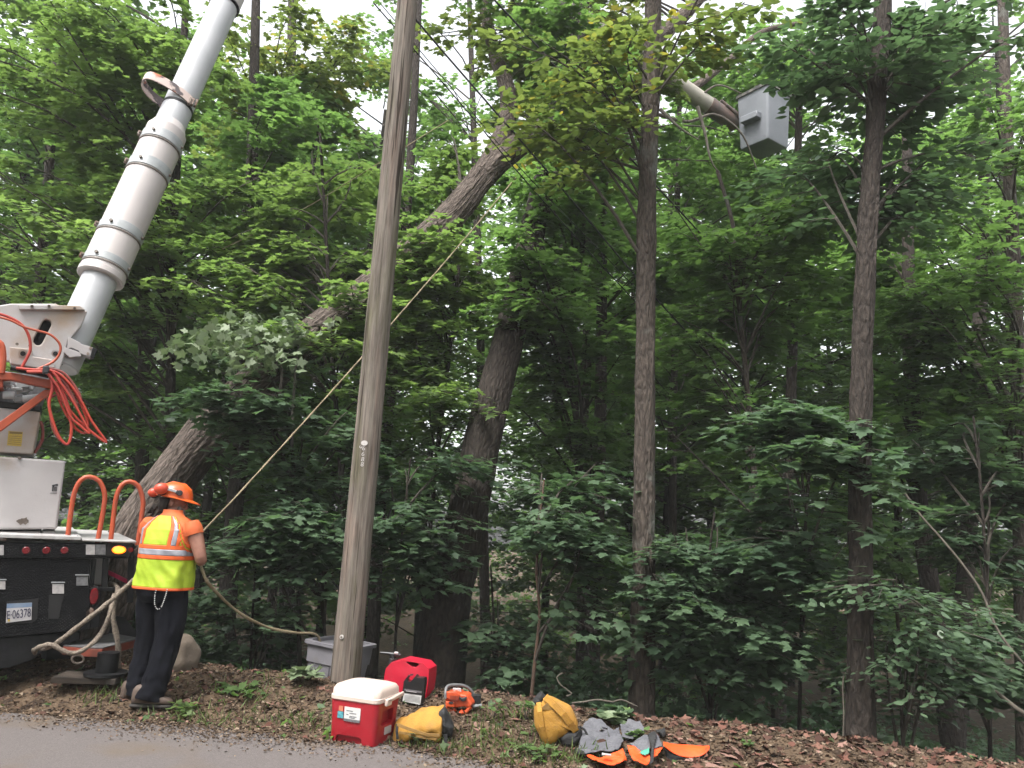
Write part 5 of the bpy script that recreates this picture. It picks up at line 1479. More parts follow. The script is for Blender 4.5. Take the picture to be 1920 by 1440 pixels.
def sticker(x0, x1, z0, z1, mt, name='sticker', y=-.957, d=.004, par=co):
    mb = MB(); mb.prism([cw(x, b0 * y, z) for x, z in ((x0, z0), (x1, z0), (x1, z1), (x0, z1))], CR_ @ Vector((0, -d, 0))); return mb.build(name, mt, par, smooth=False)
M_lab = mat('label_paper', (.68, .67, .66), .5)
M_teal = mat('label_teal', (.05, .24, .30), .5, (.15, .45, .5), 40)
M_lgrey = mat('label_grey', (.16, .15, .16), .5)
fx = lambda z: -a0 + (z - 255) / (680 - 255) * 2 * a0           # photo column on the front face
fz = lambda z: (1245 - z) / (1245 - 800) * .315
yb_ = -1.0
s1 = sticker(fx(392), fx(537), fz(1010), fz(872), M_lab, 'white_label', yb_)
sticker(fx(392), fx(537), fz(1010), fz(985), M_lgrey, 'label_foot', yb_ , .006, s1)
mb = MB()
for zz0, x0, x1 in ((903, 410, 470), (940, 412, 430), (955, 440, 505), (968, 440, 490), (925, 440, 500)):
    mb.prism([cw(fx(x), b0 * yb_, fz(z)) for x, z in ((x0, zz0 + 7), (x1, zz0 + 7), (x1, zz0), (x0, zz0))], CR_ @ Vector((0, -.0055, 0)))
mb.build('label_print', M_grey, s1, smooth=False)
s2 = sticker(fx(332), fx(385), fz(990), fz(925), M_teal, 'picture_label', yb_)
sticker(fx(340), fx(378), fz(922), fz(872), mat('label_orange', (.62, .2, .12), .5), 'picture_label', yb_)
M_lab2 = mat('label_side', (.52, .48, .48), .5)
mb = MB(); mb.prism([cw(a0 * .985, y, z) for y, z in ((-b0 * .2, .075), (b0 * .35, .075), (b0 * .35, .125), (-b0 * .2, .125))], CR_ @ Vector((.006, 0, 0))); mb.build('side_label', M_lab2, co, smooth=False)

# ------------------------------------------------------------------ fuel can and oil bottle
M_fred = mat('fuel_red', (.62, .016, .045), .4, (.56, .014, .04), 5, 4, bump=.06, bscale=70)
M_blk = mat('black_plastic', (.014, .014, .016), .35, (.02, .02, .022), 20)
fb = og(760, 1311); FY = fb.y
fc = empty('fuel_can', fb, 'large red plastic fuel can with a black spout standing at the foot of the oak', 'fuel can')
mb = MB(); mb.prism(pxy(Z1((757, 830), (762, 690), (772, 600), (784, 545), (832, 490), (905, 474), (928, 462), (1120, 498), (1172, 550), (1168, 640), (1152, 750), (1142, 850), (950, 868), (850, 866)), FY), Vector((.05, .19, 0)))
fo = mb.build('body', M_fred, fc, bevel=.022, seg=4)
k = MB(); k.prism(pxy(Z1((940, 508), (962, 500), (1052, 516), (1062, 528), (1030, 552), (995, 548)), FY - .1), Vector((.05, .5, 0))); cut(fo, k)
mb = MB(); mb.tube([at(*Z1((838, 500))[0], FY + .1), at(*Z1((845, 452))[0], FY + .1)], [.034, .032], 18); mb.build('cap', M_blk, fc, bevel=.004)
mb = MB(); mb.tube([at(*p, FY + .1) for p in Z1((735, 402), (800, 408), (850, 418), (918, 426))], [.010, .013, .020, .016], 12); mb.tube([at(*p, FY + .1) for p in Z1((830, 425), (850, 455))], .022, 12); mb.build('spout', M_blk, fc)
mb = MB(); mb.tube([at(*p, FY + .09) for p in Z1((862, 404), (895, 408))], .012, 10); mb.build('spout_tip', M_lab2, fc)
BY = FY - .16
ob_ = empty('oil_bottle', og(770, 1320), 'black oil bottle with a white label leaning against the red fuel can', 'bottle')
mb = MB(); mb.prism(pxy(Z1((918, 842), (938, 720), (944, 662), (985, 606), (1048, 608), (1062, 626), (1126, 632), (1134, 665), (1106, 872)), BY), Vector((.015, .075, 0)))
bo = mb.build('bottle', M_blk, ob_, bevel=.008, seg=3)
k = MB(); k.prism(pxy(Z1((968, 686), (966, 658), (992, 630), (1040, 625), (1016, 656), (988, 688)), BY - .1), Vector((.015, .4, 0))); cut(bo, k)
mb = MB(); mb.prism(pxy(Z1((934, 838), (946, 768), (1106, 790), (1094, 872)), BY - .003), Vector((0, .004, 0))); lb_ = mb.build('label', M_lab, ob_, smooth=False)
mb = MB(); mb.prism(pxy(Z1((950, 742), (952, 728), (1108, 750), (1106, 768)), BY - .003), Vector((0, .004, 0))); mb.build('label', M_lgrey, ob_, smooth=False)
mb = MB()
for x0, x1, y in ((965, 1060, 745), (990, 1045, 772)): mb.prism(pxy(Z1((x0, y), (x1, y + 12), (x1, y + 17), (x0, y + 5)), BY - .006), Vector((0, .003, 0)))
mb.build('label_band', M_lab2, lb_, smooth=False)
mb = MB()
for r_ in range(5): mb.prism(pxy(Z1((952, 786 + r_ * 11), (1090, 804 + r_ * 11), (1090, 807 + r_ * 11), (952, 789 + r_ * 11)), BY - .0045), Vector((0, .002, 0)))
mb.build('label_print', M_grey, lb_, smooth=False)

# ------------------------------------------------------------------ chainsaw
M_saw = mat('saw_orange', (.70, .10, .03), .42, (.60, .08, .025), 12, 5, c3=(.25, .07, .04), s3=14, t3=(.62, .7))
sb = og(858, 1349); SY = sb.y + .02
cs = empty('chainsaw', sb, 'orange chainsaw with a grey wrap handle set down on the bank', 'chainsaw')
mb = MB(); mb.prism(pxy(Z2((968, 870), (975, 720), (1010, 698), (1130, 695), (1175, 735), (1255, 745), (1335, 870), (1300, 920), (1220, 900), (1130, 915), (975, 905)), SY), Vector((.03, .14, 0))); mb.build('body', M_saw, cs, smooth=False, bevel=.012, seg=3)
mb = MB(); mb.prism(pxy(Z2((985, 700), (1120, 690), (1165, 740), (1150, 830), (1040, 815), (990, 790)), SY - .025), Vector((0, .03, 0))); st = mb.build('starter_cover', M_saw, cs, smooth=False, bevel=.008)
mb = MB()
for r_ in range(5):
    for q_ in range(7): mb.prism(pxy(Z2(*[(1040 + q_ * 16 + dx, 752 + r_ * 13 + q_ * 1.5 + dy) for dx, dy in ((0, 0), (9, 0), (9, 7), (0, 7))]), SY - .027), Vector((0, .003, 0)))
mb.build('cooling_slots', M_ink, st, smooth=False)
mb = MB(); mb.prism(pxy(Z2((975, 830), (1090, 840), (1095, 915), (978, 905)), SY - .03), Vector((0, .04, 0))); tk = mb.build('fuel_tank', M_saw, cs, smooth=False, bevel=.008)
mb = MB(); mb.prism(pxy(Z2((1012, 840), (1040, 830), (1075, 838), (1085, 855), (1055, 866), (1020, 858)), SY - .034), Vector((0, .005, 0))); mb.build('decal', M_ink, tk, smooth=False)
mb = MB(); P = smooth_path([at(*p, SY + .02) for p in Z2((985, 900), (1008, 990), (1040, 1062), (1090, 1084), (1150, 1062), (1235, 985), (1312, 900))], .01); mb.tube(P, .0165, 12); mb.tube(smooth_path([at(*p, SY + .01) for p in Z2((1105, 1050), (1150, 1022), (1215, 965))], .01), .022, 10); mb.tube(smooth_path([at(*p, SY + .03) for p in Z2((1000, 930), (1060, 960), (1110, 930))], .01), .02, 10); mb.build('rear_handle', M_saw, cs)
mb = MB(); mb.tube(smooth_path([at(*p, SY + .03) for p in Z2((1080, 1000), (1130, 980), (1210, 975))], .01), .012, 8); mb.prism(pxy(Z2((1160, 770), (1200, 790), (1262, 768), (1245, 825), (1205, 835), (1165, 800)), SY - .02), Vector((0, .03, 0))); mb.build('trigger', M_ink, cs, bevel=.004)
mb = MB(); mb.tube(smooth_path([at(*Z2((x, y))[0], SY + d) for x, y, d in ((975, 790, -.01), (975, 710, .0), (988, 645, .03), (1035, 612, .06), (1120, 607, .09), (1230, 620, .12), (1318, 680, .14), (1358, 760, .15), (1345, 855, .15))], .012), .0125, 12); mb.build('front_handle', mat('handle_grey', (.12, .12, .125), .45, (.18, .18, .18), 20), cs)
mb = MB(); mb.prism(pxy(Z2((1072, 650), (1185, 655), (1188, 706), (1074, 700)), SY + .05), Vector((0, .02, 0))); mb.build('top_label', M_lab2, cs, smooth=False, bevel=.003)
mb = MB(); mb.prism(pxy(Z2((1300, 740), (1385, 738), (1455, 750), (1452, 862), (1352, 885), (1330, 840)), SY + .1), Vector((0, .05, 0))); mb.build('hand_guard', M_blk, cs, smooth=False, bevel=.006)
mb = MB(); mb.bar(at(*Z2((1335, 885))[0], SY + .1), at(*Z2((1455, 868))[0], SY + .12), .05, .012); mb.bar(at(*Z2((1340, 900))[0], SY + .1), at(*Z2((1450, 885))[0], SY + .14), .02, .008); mb.build('guide_bar', M_band, cs, smooth=False)
mb = MB(); mb.prism(pxy(Z2((1200, 960), (1310, 900), (1340, 905), (1300, 1000), (1220, 1060), (1180, 1080)), SY + .06), Vector((0, .05, 0))); mb.build('clutch_cover', mat('saw_dark_red', (.16, .025, .02), .5), cs, smooth=False, bevel=.005)

# ------------------------------------------------------------------ yellow canvas bags
M_can = mat('canvas_yellow', (.50, .255, .036), .85, (.40, .195, .028), 8, 6, bump=.25, bscale=90, c3=(.33, .18, .05), s3=5, t3=(.58, .74))
M_strap = mat('canvas_strap', (.30, .17, .045), .85, (.22, .12, .03), 20)
M_blkc = mat('black_cloth', (.012, .012, .013), .8, (.025, .025, .026), 18, bump=.3, bscale=40)
b1 = og(790, 1392)
bg1 = empty('tool_bag', b1, 'yellow canvas bag lying on its side beside the red cooler, black open end', 'bag')
prof = [(738, 1358, 1388, .05), (744, 1349, 1391, .09), (765, 1337, 1391, .12), (790, 1325, 1389, .14), (812, 1321, 1388, .15), (832, 1324, 1388, .15)]
def bagring(x, yt, yb, hd, k=0.0, n=28):
    p, q = at(x, yt, b1.y + .1), at(x, yb, b1.y + .1); c = (p + q) / 2; hh = (p.z - q.z) / 2
    out = []
    for t in np.linspace(0, 2 * math.pi, n, endpoint=False):
        s, cs_ = math.sin(t), math.cos(t); e = .75 if s < 0 else 1.0
        w_ = hd * (1 - .35 * max(0, s))
        v = Vector((c.x + (q.x - c.x) * -s * 0, c.y - .02 + cs_ * (w_ + k), c.z + math.copysign(abs(s) ** e, s) * (hh + k)))
        v += Vector((.012, .022, .022)) * mnoise.noise(v * 9) + Vector((0, .014, .014)) * mnoise.noise(v * 22)
        out.append(v)
    return out
def interp_prof(n):
    xs_ = [p[0] for p in prof]; out = []
    for x in np.linspace(xs_[0], xs_[-1], n): out.append((x, *[float(np.interp(x, xs_, [p[i] for p in prof])) for i in (1, 2, 3)]))
    return out
mb = MB(); mb.loft([bagring(*r) for r in interp_prof(22)]); mb.build('bag', M_can, bg1, sub=2)
mb = MB(); pillow(mb, Z1((1255, 935), (1312, 900), (1372, 1010), (1396, 1082), (1380, 1165), (1300, 1150), (1262, 1100)), b1.y + .02, .16, .05, wr=.02); mb.build('bag_mouth', M_blkc, bg1, sub=2)
mb = MB(); mb.prism(pxy(Z1((1308, 1140), (1340, 1140), (1338, 1255), (1306, 1250)), b1.y - .10), Vector((0, .012, 0))); mb.build('strap_end', M_blkc, bg1, smooth=False)
def strap(pts, Y, wpx, mt, par, lift=.0, name='strap', th=.008):
    P = [(Vector(p), dy) for p, dy in pts]; mb = MB(); rings = []
    for i, (p, dy) in enumerate(P):
        t = (P[min(i + 1, len(P) - 1)][0] - P[max(i - 1, 0)][0]).normalized(); n = Vector((-t.y, t.x)) * wpx / 2
        a, b = at(p.x + n.x, p.y + n.y, Y + dy), at(p.x - n.x, p.y - n.y, Y + dy); o = Vector((0, -th, 0))
        rings.append([a, b, b + o, a + o])
    mb.loft(rings); return mb.build(name, mt, par, smooth=False, bevel=.002)
def Zp(pts, f): return [(f((x, y))[0], d) for x, y, d in pts]
strap(Zp([(885, 1045, -.05), (960, 1075, -.09), (1060, 1110, -.115), (1160, 1140, -.125), (1265, 1145, -.125)], Z1), b1.y, 6, M_strap, bg1)
strap(Zp([(905, 1118, -.06), (1000, 1135, -.09), (1100, 1158, -.115), (1240, 1180, -.12)], Z1), b1.y, 5, M_strap, bg1)
strap(Zp([(890, 1040, -.05), (884, 1110, -.06), (890, 1180, -.06)], Z1), b1.y, 5, M_blkc, bg1)

b2 = og(1030, 1398); BY2 = b2.y + .04
bg2 = empty('tool_bag', b2, 'yellow canvas backpack standing upright with two crossing shoulder straps', 'bag')
mb = MB(); pillow(mb, Z3((275, 385), (330, 332), (400, 290), (520, 345), (600, 385), (640, 470), (665, 535), (650, 605), (590, 585), (570, 645), (480, 665), (470, 700), (365, 728), (312, 620), (280, 560)), BY2, .13, .07, wr=.009, seed=4, steps=9); mb.build('bag', M_can, bg2, sub=2, soft=8)
mb = MB(); pillow(mb, Z3((270, 345), (300, 300), (345, 258), (388, 300), (372, 365), (300, 375)), BY2 + .02, .1, .05, wr=.02); mb.build('bag_top', M_blkc, bg2, sub=2)
strap(Zp([(318, 350, -.035), (330, 430, -.07), (345, 560, -.07), (372, 655, -.05), (376, 738, -.02)], Z3), BY2, 9, M_can, bg2, th=.012)
strap(Zp([(375, 300, -.03), (450, 370, -.06), (530, 450, -.075), (590, 530, -.06), (640, 600, -.03)], Z3), BY2, 13, M_can, bg2, th=.012)
mb = MB(); mb.prism(pxy(Z3((345, 400), (395, 355), (450, 395), (465, 418), (360, 415)), BY2 - .062), Vector((0, .01, 0))); mb.build('flap_shade', M_strap, bg2, smooth=False)  # shadow in the recess of the bag, laid on as a darker piece
mb = MB(); pillow(mb, Z3((485, 660), (570, 585), (650, 605), (682, 565), (705, 640), (645, 742), (522, 740)), BY2 - .02, .12, .05, wr=.025, seed=9); mb.build('bag_base', M_blkc, bg2, sub=2, soft=4)
mb = MB(); mb.tube(smooth_path([at(*p, BY2 - .05) for p in Z3((675, 560), (715, 590), (742, 655), (725, 700), (660, 705))], .01), .008, 8); mb.build('strap_loop', M_blkc, bg2)

# ------------------------------------------------------------------ chainsaw chaps thrown down
M_cgrey = mat('chaps_grey', (.10, .10, .115), .9, (.14, .14, .155), 7, 6, bump=.3, bscale=60, c3=(.17, .16, .16), s3=4, t3=(.58, .7))
M_corg = mat('chaps_orange', (1.0, .105, .010), .65, (.92, .085, .008), 10, bump=.15, bscale=80)
ch = empty('chainsaw_chaps', og(1170, 1400), 'grey and orange chainsaw chaps spread out on the ground right of the upright yellow bag', 'chaps')
drape('leg_panel', Z3((700, 545), (760, 475), (850, 520), (960, 572), (1010, 560), (1022, 640), (1050, 700), (960, 765), (830, 800), (720, 800), (660, 725), (690, 620)), .05, M_cgrey, ch, wr=.035)
drape('leg_panel', Z3((1015, 560), (1085, 500), (1190, 500), (1238, 580), (1130, 655), (1035, 650)), .05, M_cgrey, ch, wr=.03, seed=3)
drape('orange_panel', Z3((722, 800), (870, 802), (950, 790), (1042, 742), (1078, 830), (960, 880), (800, 875)), .062, M_corg, ch, wr=.03, seed=5)
drape('orange_panel', Z3((1078, 738), (1140, 745), (1200, 780), (1275, 790), (1282, 830), (1240, 895), (1160, 888), (1110, 835)), .085, M_corg, ch, wr=.035, seed=7)
drape('waist_panel', Z3((1098, 705), (1252, 632), (1283, 745), (1200, 778), (1148, 752)), .09, M_cgrey, ch, wr=.03, seed=8)
drape('teal_patch', Z3((1180, 770), (1265, 735), (1272, 776), (1228, 788)), .105, mat('teal_patch', (.07, .36, .24), .7), ch, wr=.03, seed=8)
drape('waist_panel', Z3((1312, 612), (1345, 622), (1385, 732), (1310, 745)), .1, M_cgrey, ch, wr=.02)
drape('orange_panel', Z3((1305, 745), (1388, 738), (1340, 800), (1300, 835)), .09, M_corg, ch, wr=.02)
drape('buckle_strap', Z3((1255, 622), (1310, 598), (1335, 622), (1308, 740), (1305, 860), (1268, 872), (1285, 740)), .125, M_blkc, ch, wr=.02, seed=2)
drape('edge_binding', Z3((625, 740), (660, 730), (725, 800), (700, 815), (640, 790)), .05, M_blkc, ch, wr=.02, seed=2)
drape('white_label', Z3((860, 790), (940, 790), (942, 812), (862, 812)), .10, M_refl, ch, wr=.02, seed=5)
for pts in (((1335, 605), (1365, 590), (1400, 580), (1405, 620), (1370, 640)), ((1400, 660), (1470, 640), (1490, 690), (1420, 690))):
    mb = MB(); pillow(mb, Z3(*pts), og(*Z3((1390, 690))[0]).y, .06, .05, wr=.03); mb.build('buckle', M_blkc, ch)
o2 = og(1285, 1434); OY = o2.y + .03
oc = empty('orange_pouch', o2, 'open orange and black cloth pouch at the right end of the spread chaps', 'pouch')
mb = MB(); pillow(mb, Z3((1400, 755), (1480, 812), (1640, 828), (1768, 785), (1765, 862), (1720, 885), (1560, 880), (1420, 850)), OY + .03, .10, .03, wr=.02); mb.build('pouch_side', M_blkc, oc, sub=2)
mb = MB()
ed = Z3((1388, 710), (1440, 760), (1520, 812), (1640, 826), (1730, 805), (1780, 745)); bk_ = Z3((1390, 706), (1450, 708), (1560, 710), (1650, 716), (1730, 724), (1782, 735))
N_ = len(ed); rings = []
for j, t in enumerate(np.linspace(0, 1, 9)):
    rings.append([at(a[0] * (1 - t) + b[0] * t, a[1] * (1 - t) + b[1] * t, OY + .0 + .16 * t) + Vector((0, 0, .02 * math.sin(t * 3.14))) for a, b in zip(ed, bk_)])
V = [p for r in rings for p in r]; mb.add(V, [(j * N_ + i, j * N_ + i + 1, (j + 1) * N_ + i + 1, (j + 1) * N_ + i) for j in range(8) for i in range(N_ - 1)])
op = mb.build('pouch_flap', M_corg, oc); s_ = op.modifiers.new('cloth', 'SOLIDIFY'); s_.thickness = .012; s_ = op.modifiers.new('sub', 'SUBSURF'); s_.levels = s_.render_levels = 2

# ------------------------------------------------------------------ ropes, strap, cables
M_rope = mat('rope_tan', (.36, .29, .18), .8, (.26, .20, .12), 90, 3, bump=.5, bscale=160)
M_rope2 = mat('thick_rope', (.29, .235, .185), .9, (.15, .12, .095), 60, 3, bump=.7, bscale=110)
M_wire = mat('cable_black', (.008, .008, .009), .6)
def rope(name, P, r, mt, label, cat, group=None, step=.04, twist=0):
    P = smooth_path(P, step); mb = MB()
    mb.tube(P, r, 10, disp=(lambda a, l, rr: rr * .16 * math.sin(2 * a + l * twist)) if twist else None)
    return tag(mb.build(name, mt), label, cat, group)
h1, h2 = hL, hR
up_pts = [h1 + (ROPE_T - h1) * t + Vector((0, 0, -.10 * 4 * t * (1 - t))) for t in np.linspace(0, 1, 14)]
dn = [at(384, 1082, 6.65), at(400, 1104, 6.8), at(432, 1136, 7.05), at(470, 1162, 7.3), at(515, 1180, 7.6), at(560, 1187, 7.85), at(584, 1187, 7.95), at(597, 1194, 8.02), at(602, 1215, 8.05)]
rope('lowering_rope', [h2 + (dn[0] - h2) * .0] + dn, .0125, M_rope, 'tan rope hanging in a curve from the hands of the worker into the grey bin', 'rope', twist=130)
rope('lowering_rope', [h2 - rdir * .05] + up_pts, .008, M_rope, 'tan rope pulled tight from the worker up past the pole to the leaning oak', 'rope', twist=130)
rope('thin_line', [at(400, 475, 10.9), at(560, 397, 11), at(720, 300, 11.1), at(840, 226, 11.2)], .007, M_rope, 'thin pale line slanting up behind the utility pole at mid height', 'rope')
Q = lambda pts: [tp(x, y, o) for x, y, o in pts]
rope('thick_rope', Q([(262, 1078, -.25), (250, 1088, -.28), (208, 1126, -.3), (150, 1172, -.32), (104, 1207, -.3), (88, 1214, -.22), (78, 1216, -.12)]), .019, M_rope2, 'thick weathered rope running from the waist of the worker down to the truck bumper', 'rope', twist=90)
rope('thick_rope', Q([(66, 1224, -.1), (64, 1219, -.2), (80, 1211, -.3), (98, 1209, -.33), (112, 1217, -.34), (128, 1224, -.34), (145, 1224, -.34), (165, 1213, -.33), (186, 1193, -.3), (200, 1168, -.25), (208, 1142, -.2), (214, 1115, -.1)]), .019, M_rope2, 'thick weathered rope looping under the truck tail and back up to the trunk', 'rope', twist=90)
rope('thick_rope', Q([(205, 1095, .5), (216, 1098, .1), (222, 1108, .0), (214, 1125, -.05), (211, 1150, -.08), (217, 1185, -.1), (222, 1215, -.1), (221, 1245, -.08), (223, 1268, -.05)]), .022, M_rope2, 'thick frayed rope end hanging straight down beside the outrigger', 'rope', twist=90)
ps = [at(x, y, Yd) for x, y, Yd in ((176, 1066, 8.75), (190, 1069, 8.62), (205, 1074, 8.56), (222, 1082, 8.58), (238, 1090, 8.7), (246, 1094, 8.95))]
mb = MB(); P = smooth_path(ps, .03); mb.loft([[p + Vector((0, 0, .022)), p + Vector((0, -.006, .022)), p + Vector((0, -.006, -.022)), p + Vector((0, 0, -.022))] for p in P])
tag(mb.build('pink_strap', mat('strap_pink', (.62, .03, .11), .6), smooth=False), 'bright pink webbing strap round the leaning trunk behind the truck tail', 'strap')
def cable(pts, r, label): return rope('power_cable', pts, r, M_wire, label, 'cable', step=.4)
top = pole_ax(10.6)
cable([at(700, -70, 7.2), at(780, 37, 7.5), at(923, 203, 8.0), at(1040, 337, 8.4), at(1157, 477, 8.85), at(1232, 562, 9.2), at(1395, 737, 10.0), at(1480, 828, 10.5)], .0105, 'black cable slanting from the pole top down across the middle of the trees, longest one')
cable([at(700, 5, 7.2), at(780, 97, 7.5), at(897, 233, 8.0), at(960, 310, 8.3), at(1087, 453, 8.9), at(1200, 575, 9.6)], .007, 'thin black cable below the longest one, crossing the fork of the leaning oak')
cable([at(712, 5, 7.4), at(785, 92, 7.55), at(900, 228, 8.1), at(972, 312, 8.4), at(1110, 455, 9.0), at(1230, 580, 9.8)], .005, 'very thin black wire running close alongside the lower cable')
cable([at(740, -210, 7.2), at(927, 0, 7.9), at(1017, 97, 8.25), at(1113, 210, 8.6), at(1173, 287, 8.9), at(1263, 383, 9.3), at(1333, 460, 9.7), at(1450, 590, 10.4)], .011, 'uppermost black cable passing behind the yellowing branches towards the bucket')
cable([at(1220, 700, 13), at(1300, 790, 15), at(1390, 880, 18)], .008, 'short thin wire low in the shade right of the furrowed trunk')

# ------------------------------------------------------------------ rock, dead branches
mb = MB(); c = og(287, 1268) + Vector((-.06, .45, .06)); n_ = 20
rings = []
for i in range(9):
    ph = -1.4 + 2.8 * i / 8; ring = []
    for k_ in range(n_):
        a = 2 * math.pi * k_ / n_; d = Vector((math.cos(a) * math.cos(ph), math.sin(a) * math.cos(ph), math.sin(ph)))
        q = 1 + .28 * mnoise.noise(d * 1.8) + .08 * mnoise.noise(d * 5)
        ring.append(c + Vector((d.x * .30 * q, d.y * .2 * q, d.z * .24 * q)))
    rings.append(ring)
mb.loft(rings); tag(mb.build('rock', mat('tan_rock', (.13, .10, .075), .9, (.19, .15, .115), 4, 8, bump=.6, bscale=14), sub=2), 'tan boulder behind the legs of the worker', 'rock')
M_dead = mat('dead_wood', (.085, .07, .055), .9, (.14, .12, .095), 10, 5)
rope('dead_branch', [at(x, y, d) for x, y, d in ((1690, 915, 7.6), (1725, 965, 7.5), (1765, 1010, 7.4), (1806, 1060, 7.3), (1840, 1110, 7.2), (1870, 1180, 7.1), (1905, 1228, 7.0), (1935, 1262, 7))], .011, M_dead, 'bare pale branch curving down at the right edge, upper one', 'branch')
rope('dead_branch', [at(x, y, d) for x, y, d in ((1775, 1215, 7.2), (1795, 1245, 7.1), (1830, 1272, 7.0), (1870, 1300, 6.8), (1912, 1332, 6.6), (1945, 1350, 6.5))], .018, M_dead, 'thick bare branch lying low at the right edge, lower one', 'branch')
rope('dead_branch', [at(x, y, d) for x, y, d in ((1580, 1400, 6.7), (1582, 1340, 6.7), (1580, 1290, 6.7), (1582, 1268, 6.7))], .006, M_dead, 'thin broken stick standing upright left of the straight brown trunk', 'stick')
rope('vine', [at(x, y, d) for x, y, d in ((1062, 1305, 6.9), (1072, 1300, 6.9), (1052, 1285, 6.9), (1044, 1270, 6.9), (1055, 1262, 6.9))], .006, M_dead, 'pale twisted vine behind the upright yellow backpack', 'vine')
rope('vine', [at(x, y, d) for x, y, d in ((1072, 1318, 6.7), (1095, 1316, 6.7), (1120, 1312, 6.7), (1150, 1316, 6.7), (1165, 1312, 6.75), (1195, 1325, 6.8))], .007, M_dead, 'pale woody vine lying along the crest behind the chaps', 'vine')
# ------------------------------------------------------------------ leaf litter, chips, grass, small plants
LITTER = mat('unused', (.1, .1, .1))
def tone_mat(name, cols, rough=.9):
    m = bpy.data.materials.new(name); m.use_nodes = True
    N, L = m.node_tree.nodes, m.node_tree.links; p = N['Principled BSDF']; p.inputs['Roughness'].default_value = rough; p.inputs['Specular IOR Level'].default_value = .15
    a = N.new('ShaderNodeAttribute'); a.attribute_name = 'leaf_tone'; r = N.new('ShaderNodeValToRGB'); r.color_ramp.interpolation = 'CONSTANT' if len(cols) > 4 else 'LINEAR'
    e = r.color_ramp.elements
    while len(e) < len(cols): e.new(.5)
    for i, c in enumerate(cols): e[i].position = i / len(cols) if len(cols) > 4 else i / (len(cols) - 1); e[i].color = (*c, 1)
    L.new(a.outputs['Fac'], r.inputs[0]); L.new(r.outputs[0], p.inputs['Base Color']); return m
bpy.data.materials.remove(LITTER)
M_chip = tone_mat('wood_chips', [(.03, .021, .015), (.06, .041, .028), (.09, .062, .044), (.045, .031, .022), (.125, .09, .064), (.075, .051, .034), (.105, .07, .047), (.19, .145, .105)])
M_dry = tone_mat('dry_leaves', [(.05, .026, .02), (.095, .05, .038), (.15, .078, .058), (.22, .13, .105), (.07, .037, .028), (.12, .056, .042)])
rg = np.random.default_rng(21)
def scatter(n, dens=lambda x, y: 1.0, x0=-5, x1=5.5, on=.08, over=1.0):
    x = rg.uniform(x0, x1, n); e, c = edge_y(x), crest_y(x)
    y = e - on + rg.uniform(0, 1, n) * (c + over - e + on)
    k = rg.uniform(0, 1, n) < dens(x, y)
    return x[k], y[k]
def lay(LV, x, y, size, tpl, tilt=.5, lift=.006, tone=None):
    n = len(x); z = np.maximum(gz(x, y), np.where(y < edge_y(x), .005, -9)) + lift * rg.uniform(.2, 1.6, n)
    a = rg.uniform(0, 6.28, n); D = np.stack([np.cos(a), np.sin(a), rg.normal(0, .25, n)], 1)
    U = rg.normal(0, tilt, (n, 3)); U[:, 2] += 1
    LV.put(np.stack([x, y, z], 1), D, U, size, tpl, tone, curl=.6, fold=.5)
LV = Leaves(51)
x, y = scatter(60000); lay(LV, x, y, rg.uniform(.010, .034, len(x)), CHIP, .7)
x, y = scatter(2600, on=.0); lay(LV, x, y, rg.uniform(.03, .085, len(x)), np.array([(-.06, 0), (.06, 0), (.05, 1), (-.04, 1)]), .5)
x = np.concatenate([rg.uniform(-4.5, 1.2, 3200), rg.normal(-2.3, .5, 1800)]); y = edge_y(x) - np.abs(rg.normal(0, .2, len(x))); lay(LV, x, y, rg.uniform(.006, .026, len(x)), CHIP, .4)
tag(link('wood_chips', LV.mesh('wood_chips', M_chip)), 'brown wood chips and bark crumbs strewn over the roadside bank', 'wood chips', kind='stuff')
LV = Leaves(52)
x, y = scatter(5200, lambda x, y: np.clip(.12 + .75 * (x - .4), .12, 1)); lay(LV, x, y, rg.uniform(.035, .085, len(x)), MAPLE_L, .55, .012)
x, y = scatter(1400); lay(LV, x, y, rg.uniform(.03, .08, len(x)), OVAL, .6, .012)
x = np.concatenate([rg.normal(2.0, .25, 14), rg.normal(1.75, .12, 6)]); y = edge_y(x) + .45 + rg.normal(0, .12, len(x)); lay(LV, x, y, rg.uniform(.10, .15, len(x)), MAPLE, .4, .03, np.full(len(x), .6))
tag(link('leaf_litter', LV.mesh('leaf_litter', M_dry)), 'dry reddish brown leaf litter covering the bank, thickest on the right', 'leaf litter', kind='stuff')
LV = Leaves(53)
x, y = scatter(650, lambda x, y: np.clip(.9 - .3 * x, .1, 1)); lay(LV, x, y, rg.uniform(.02, .09, len(x)), MAPLE_L, .6, .015)
tag(link('green_scraps', LV.mesh('green_scraps', GREEN)), 'torn green leaf scraps lying on the bank', 'leaf scraps', kind='stuff')

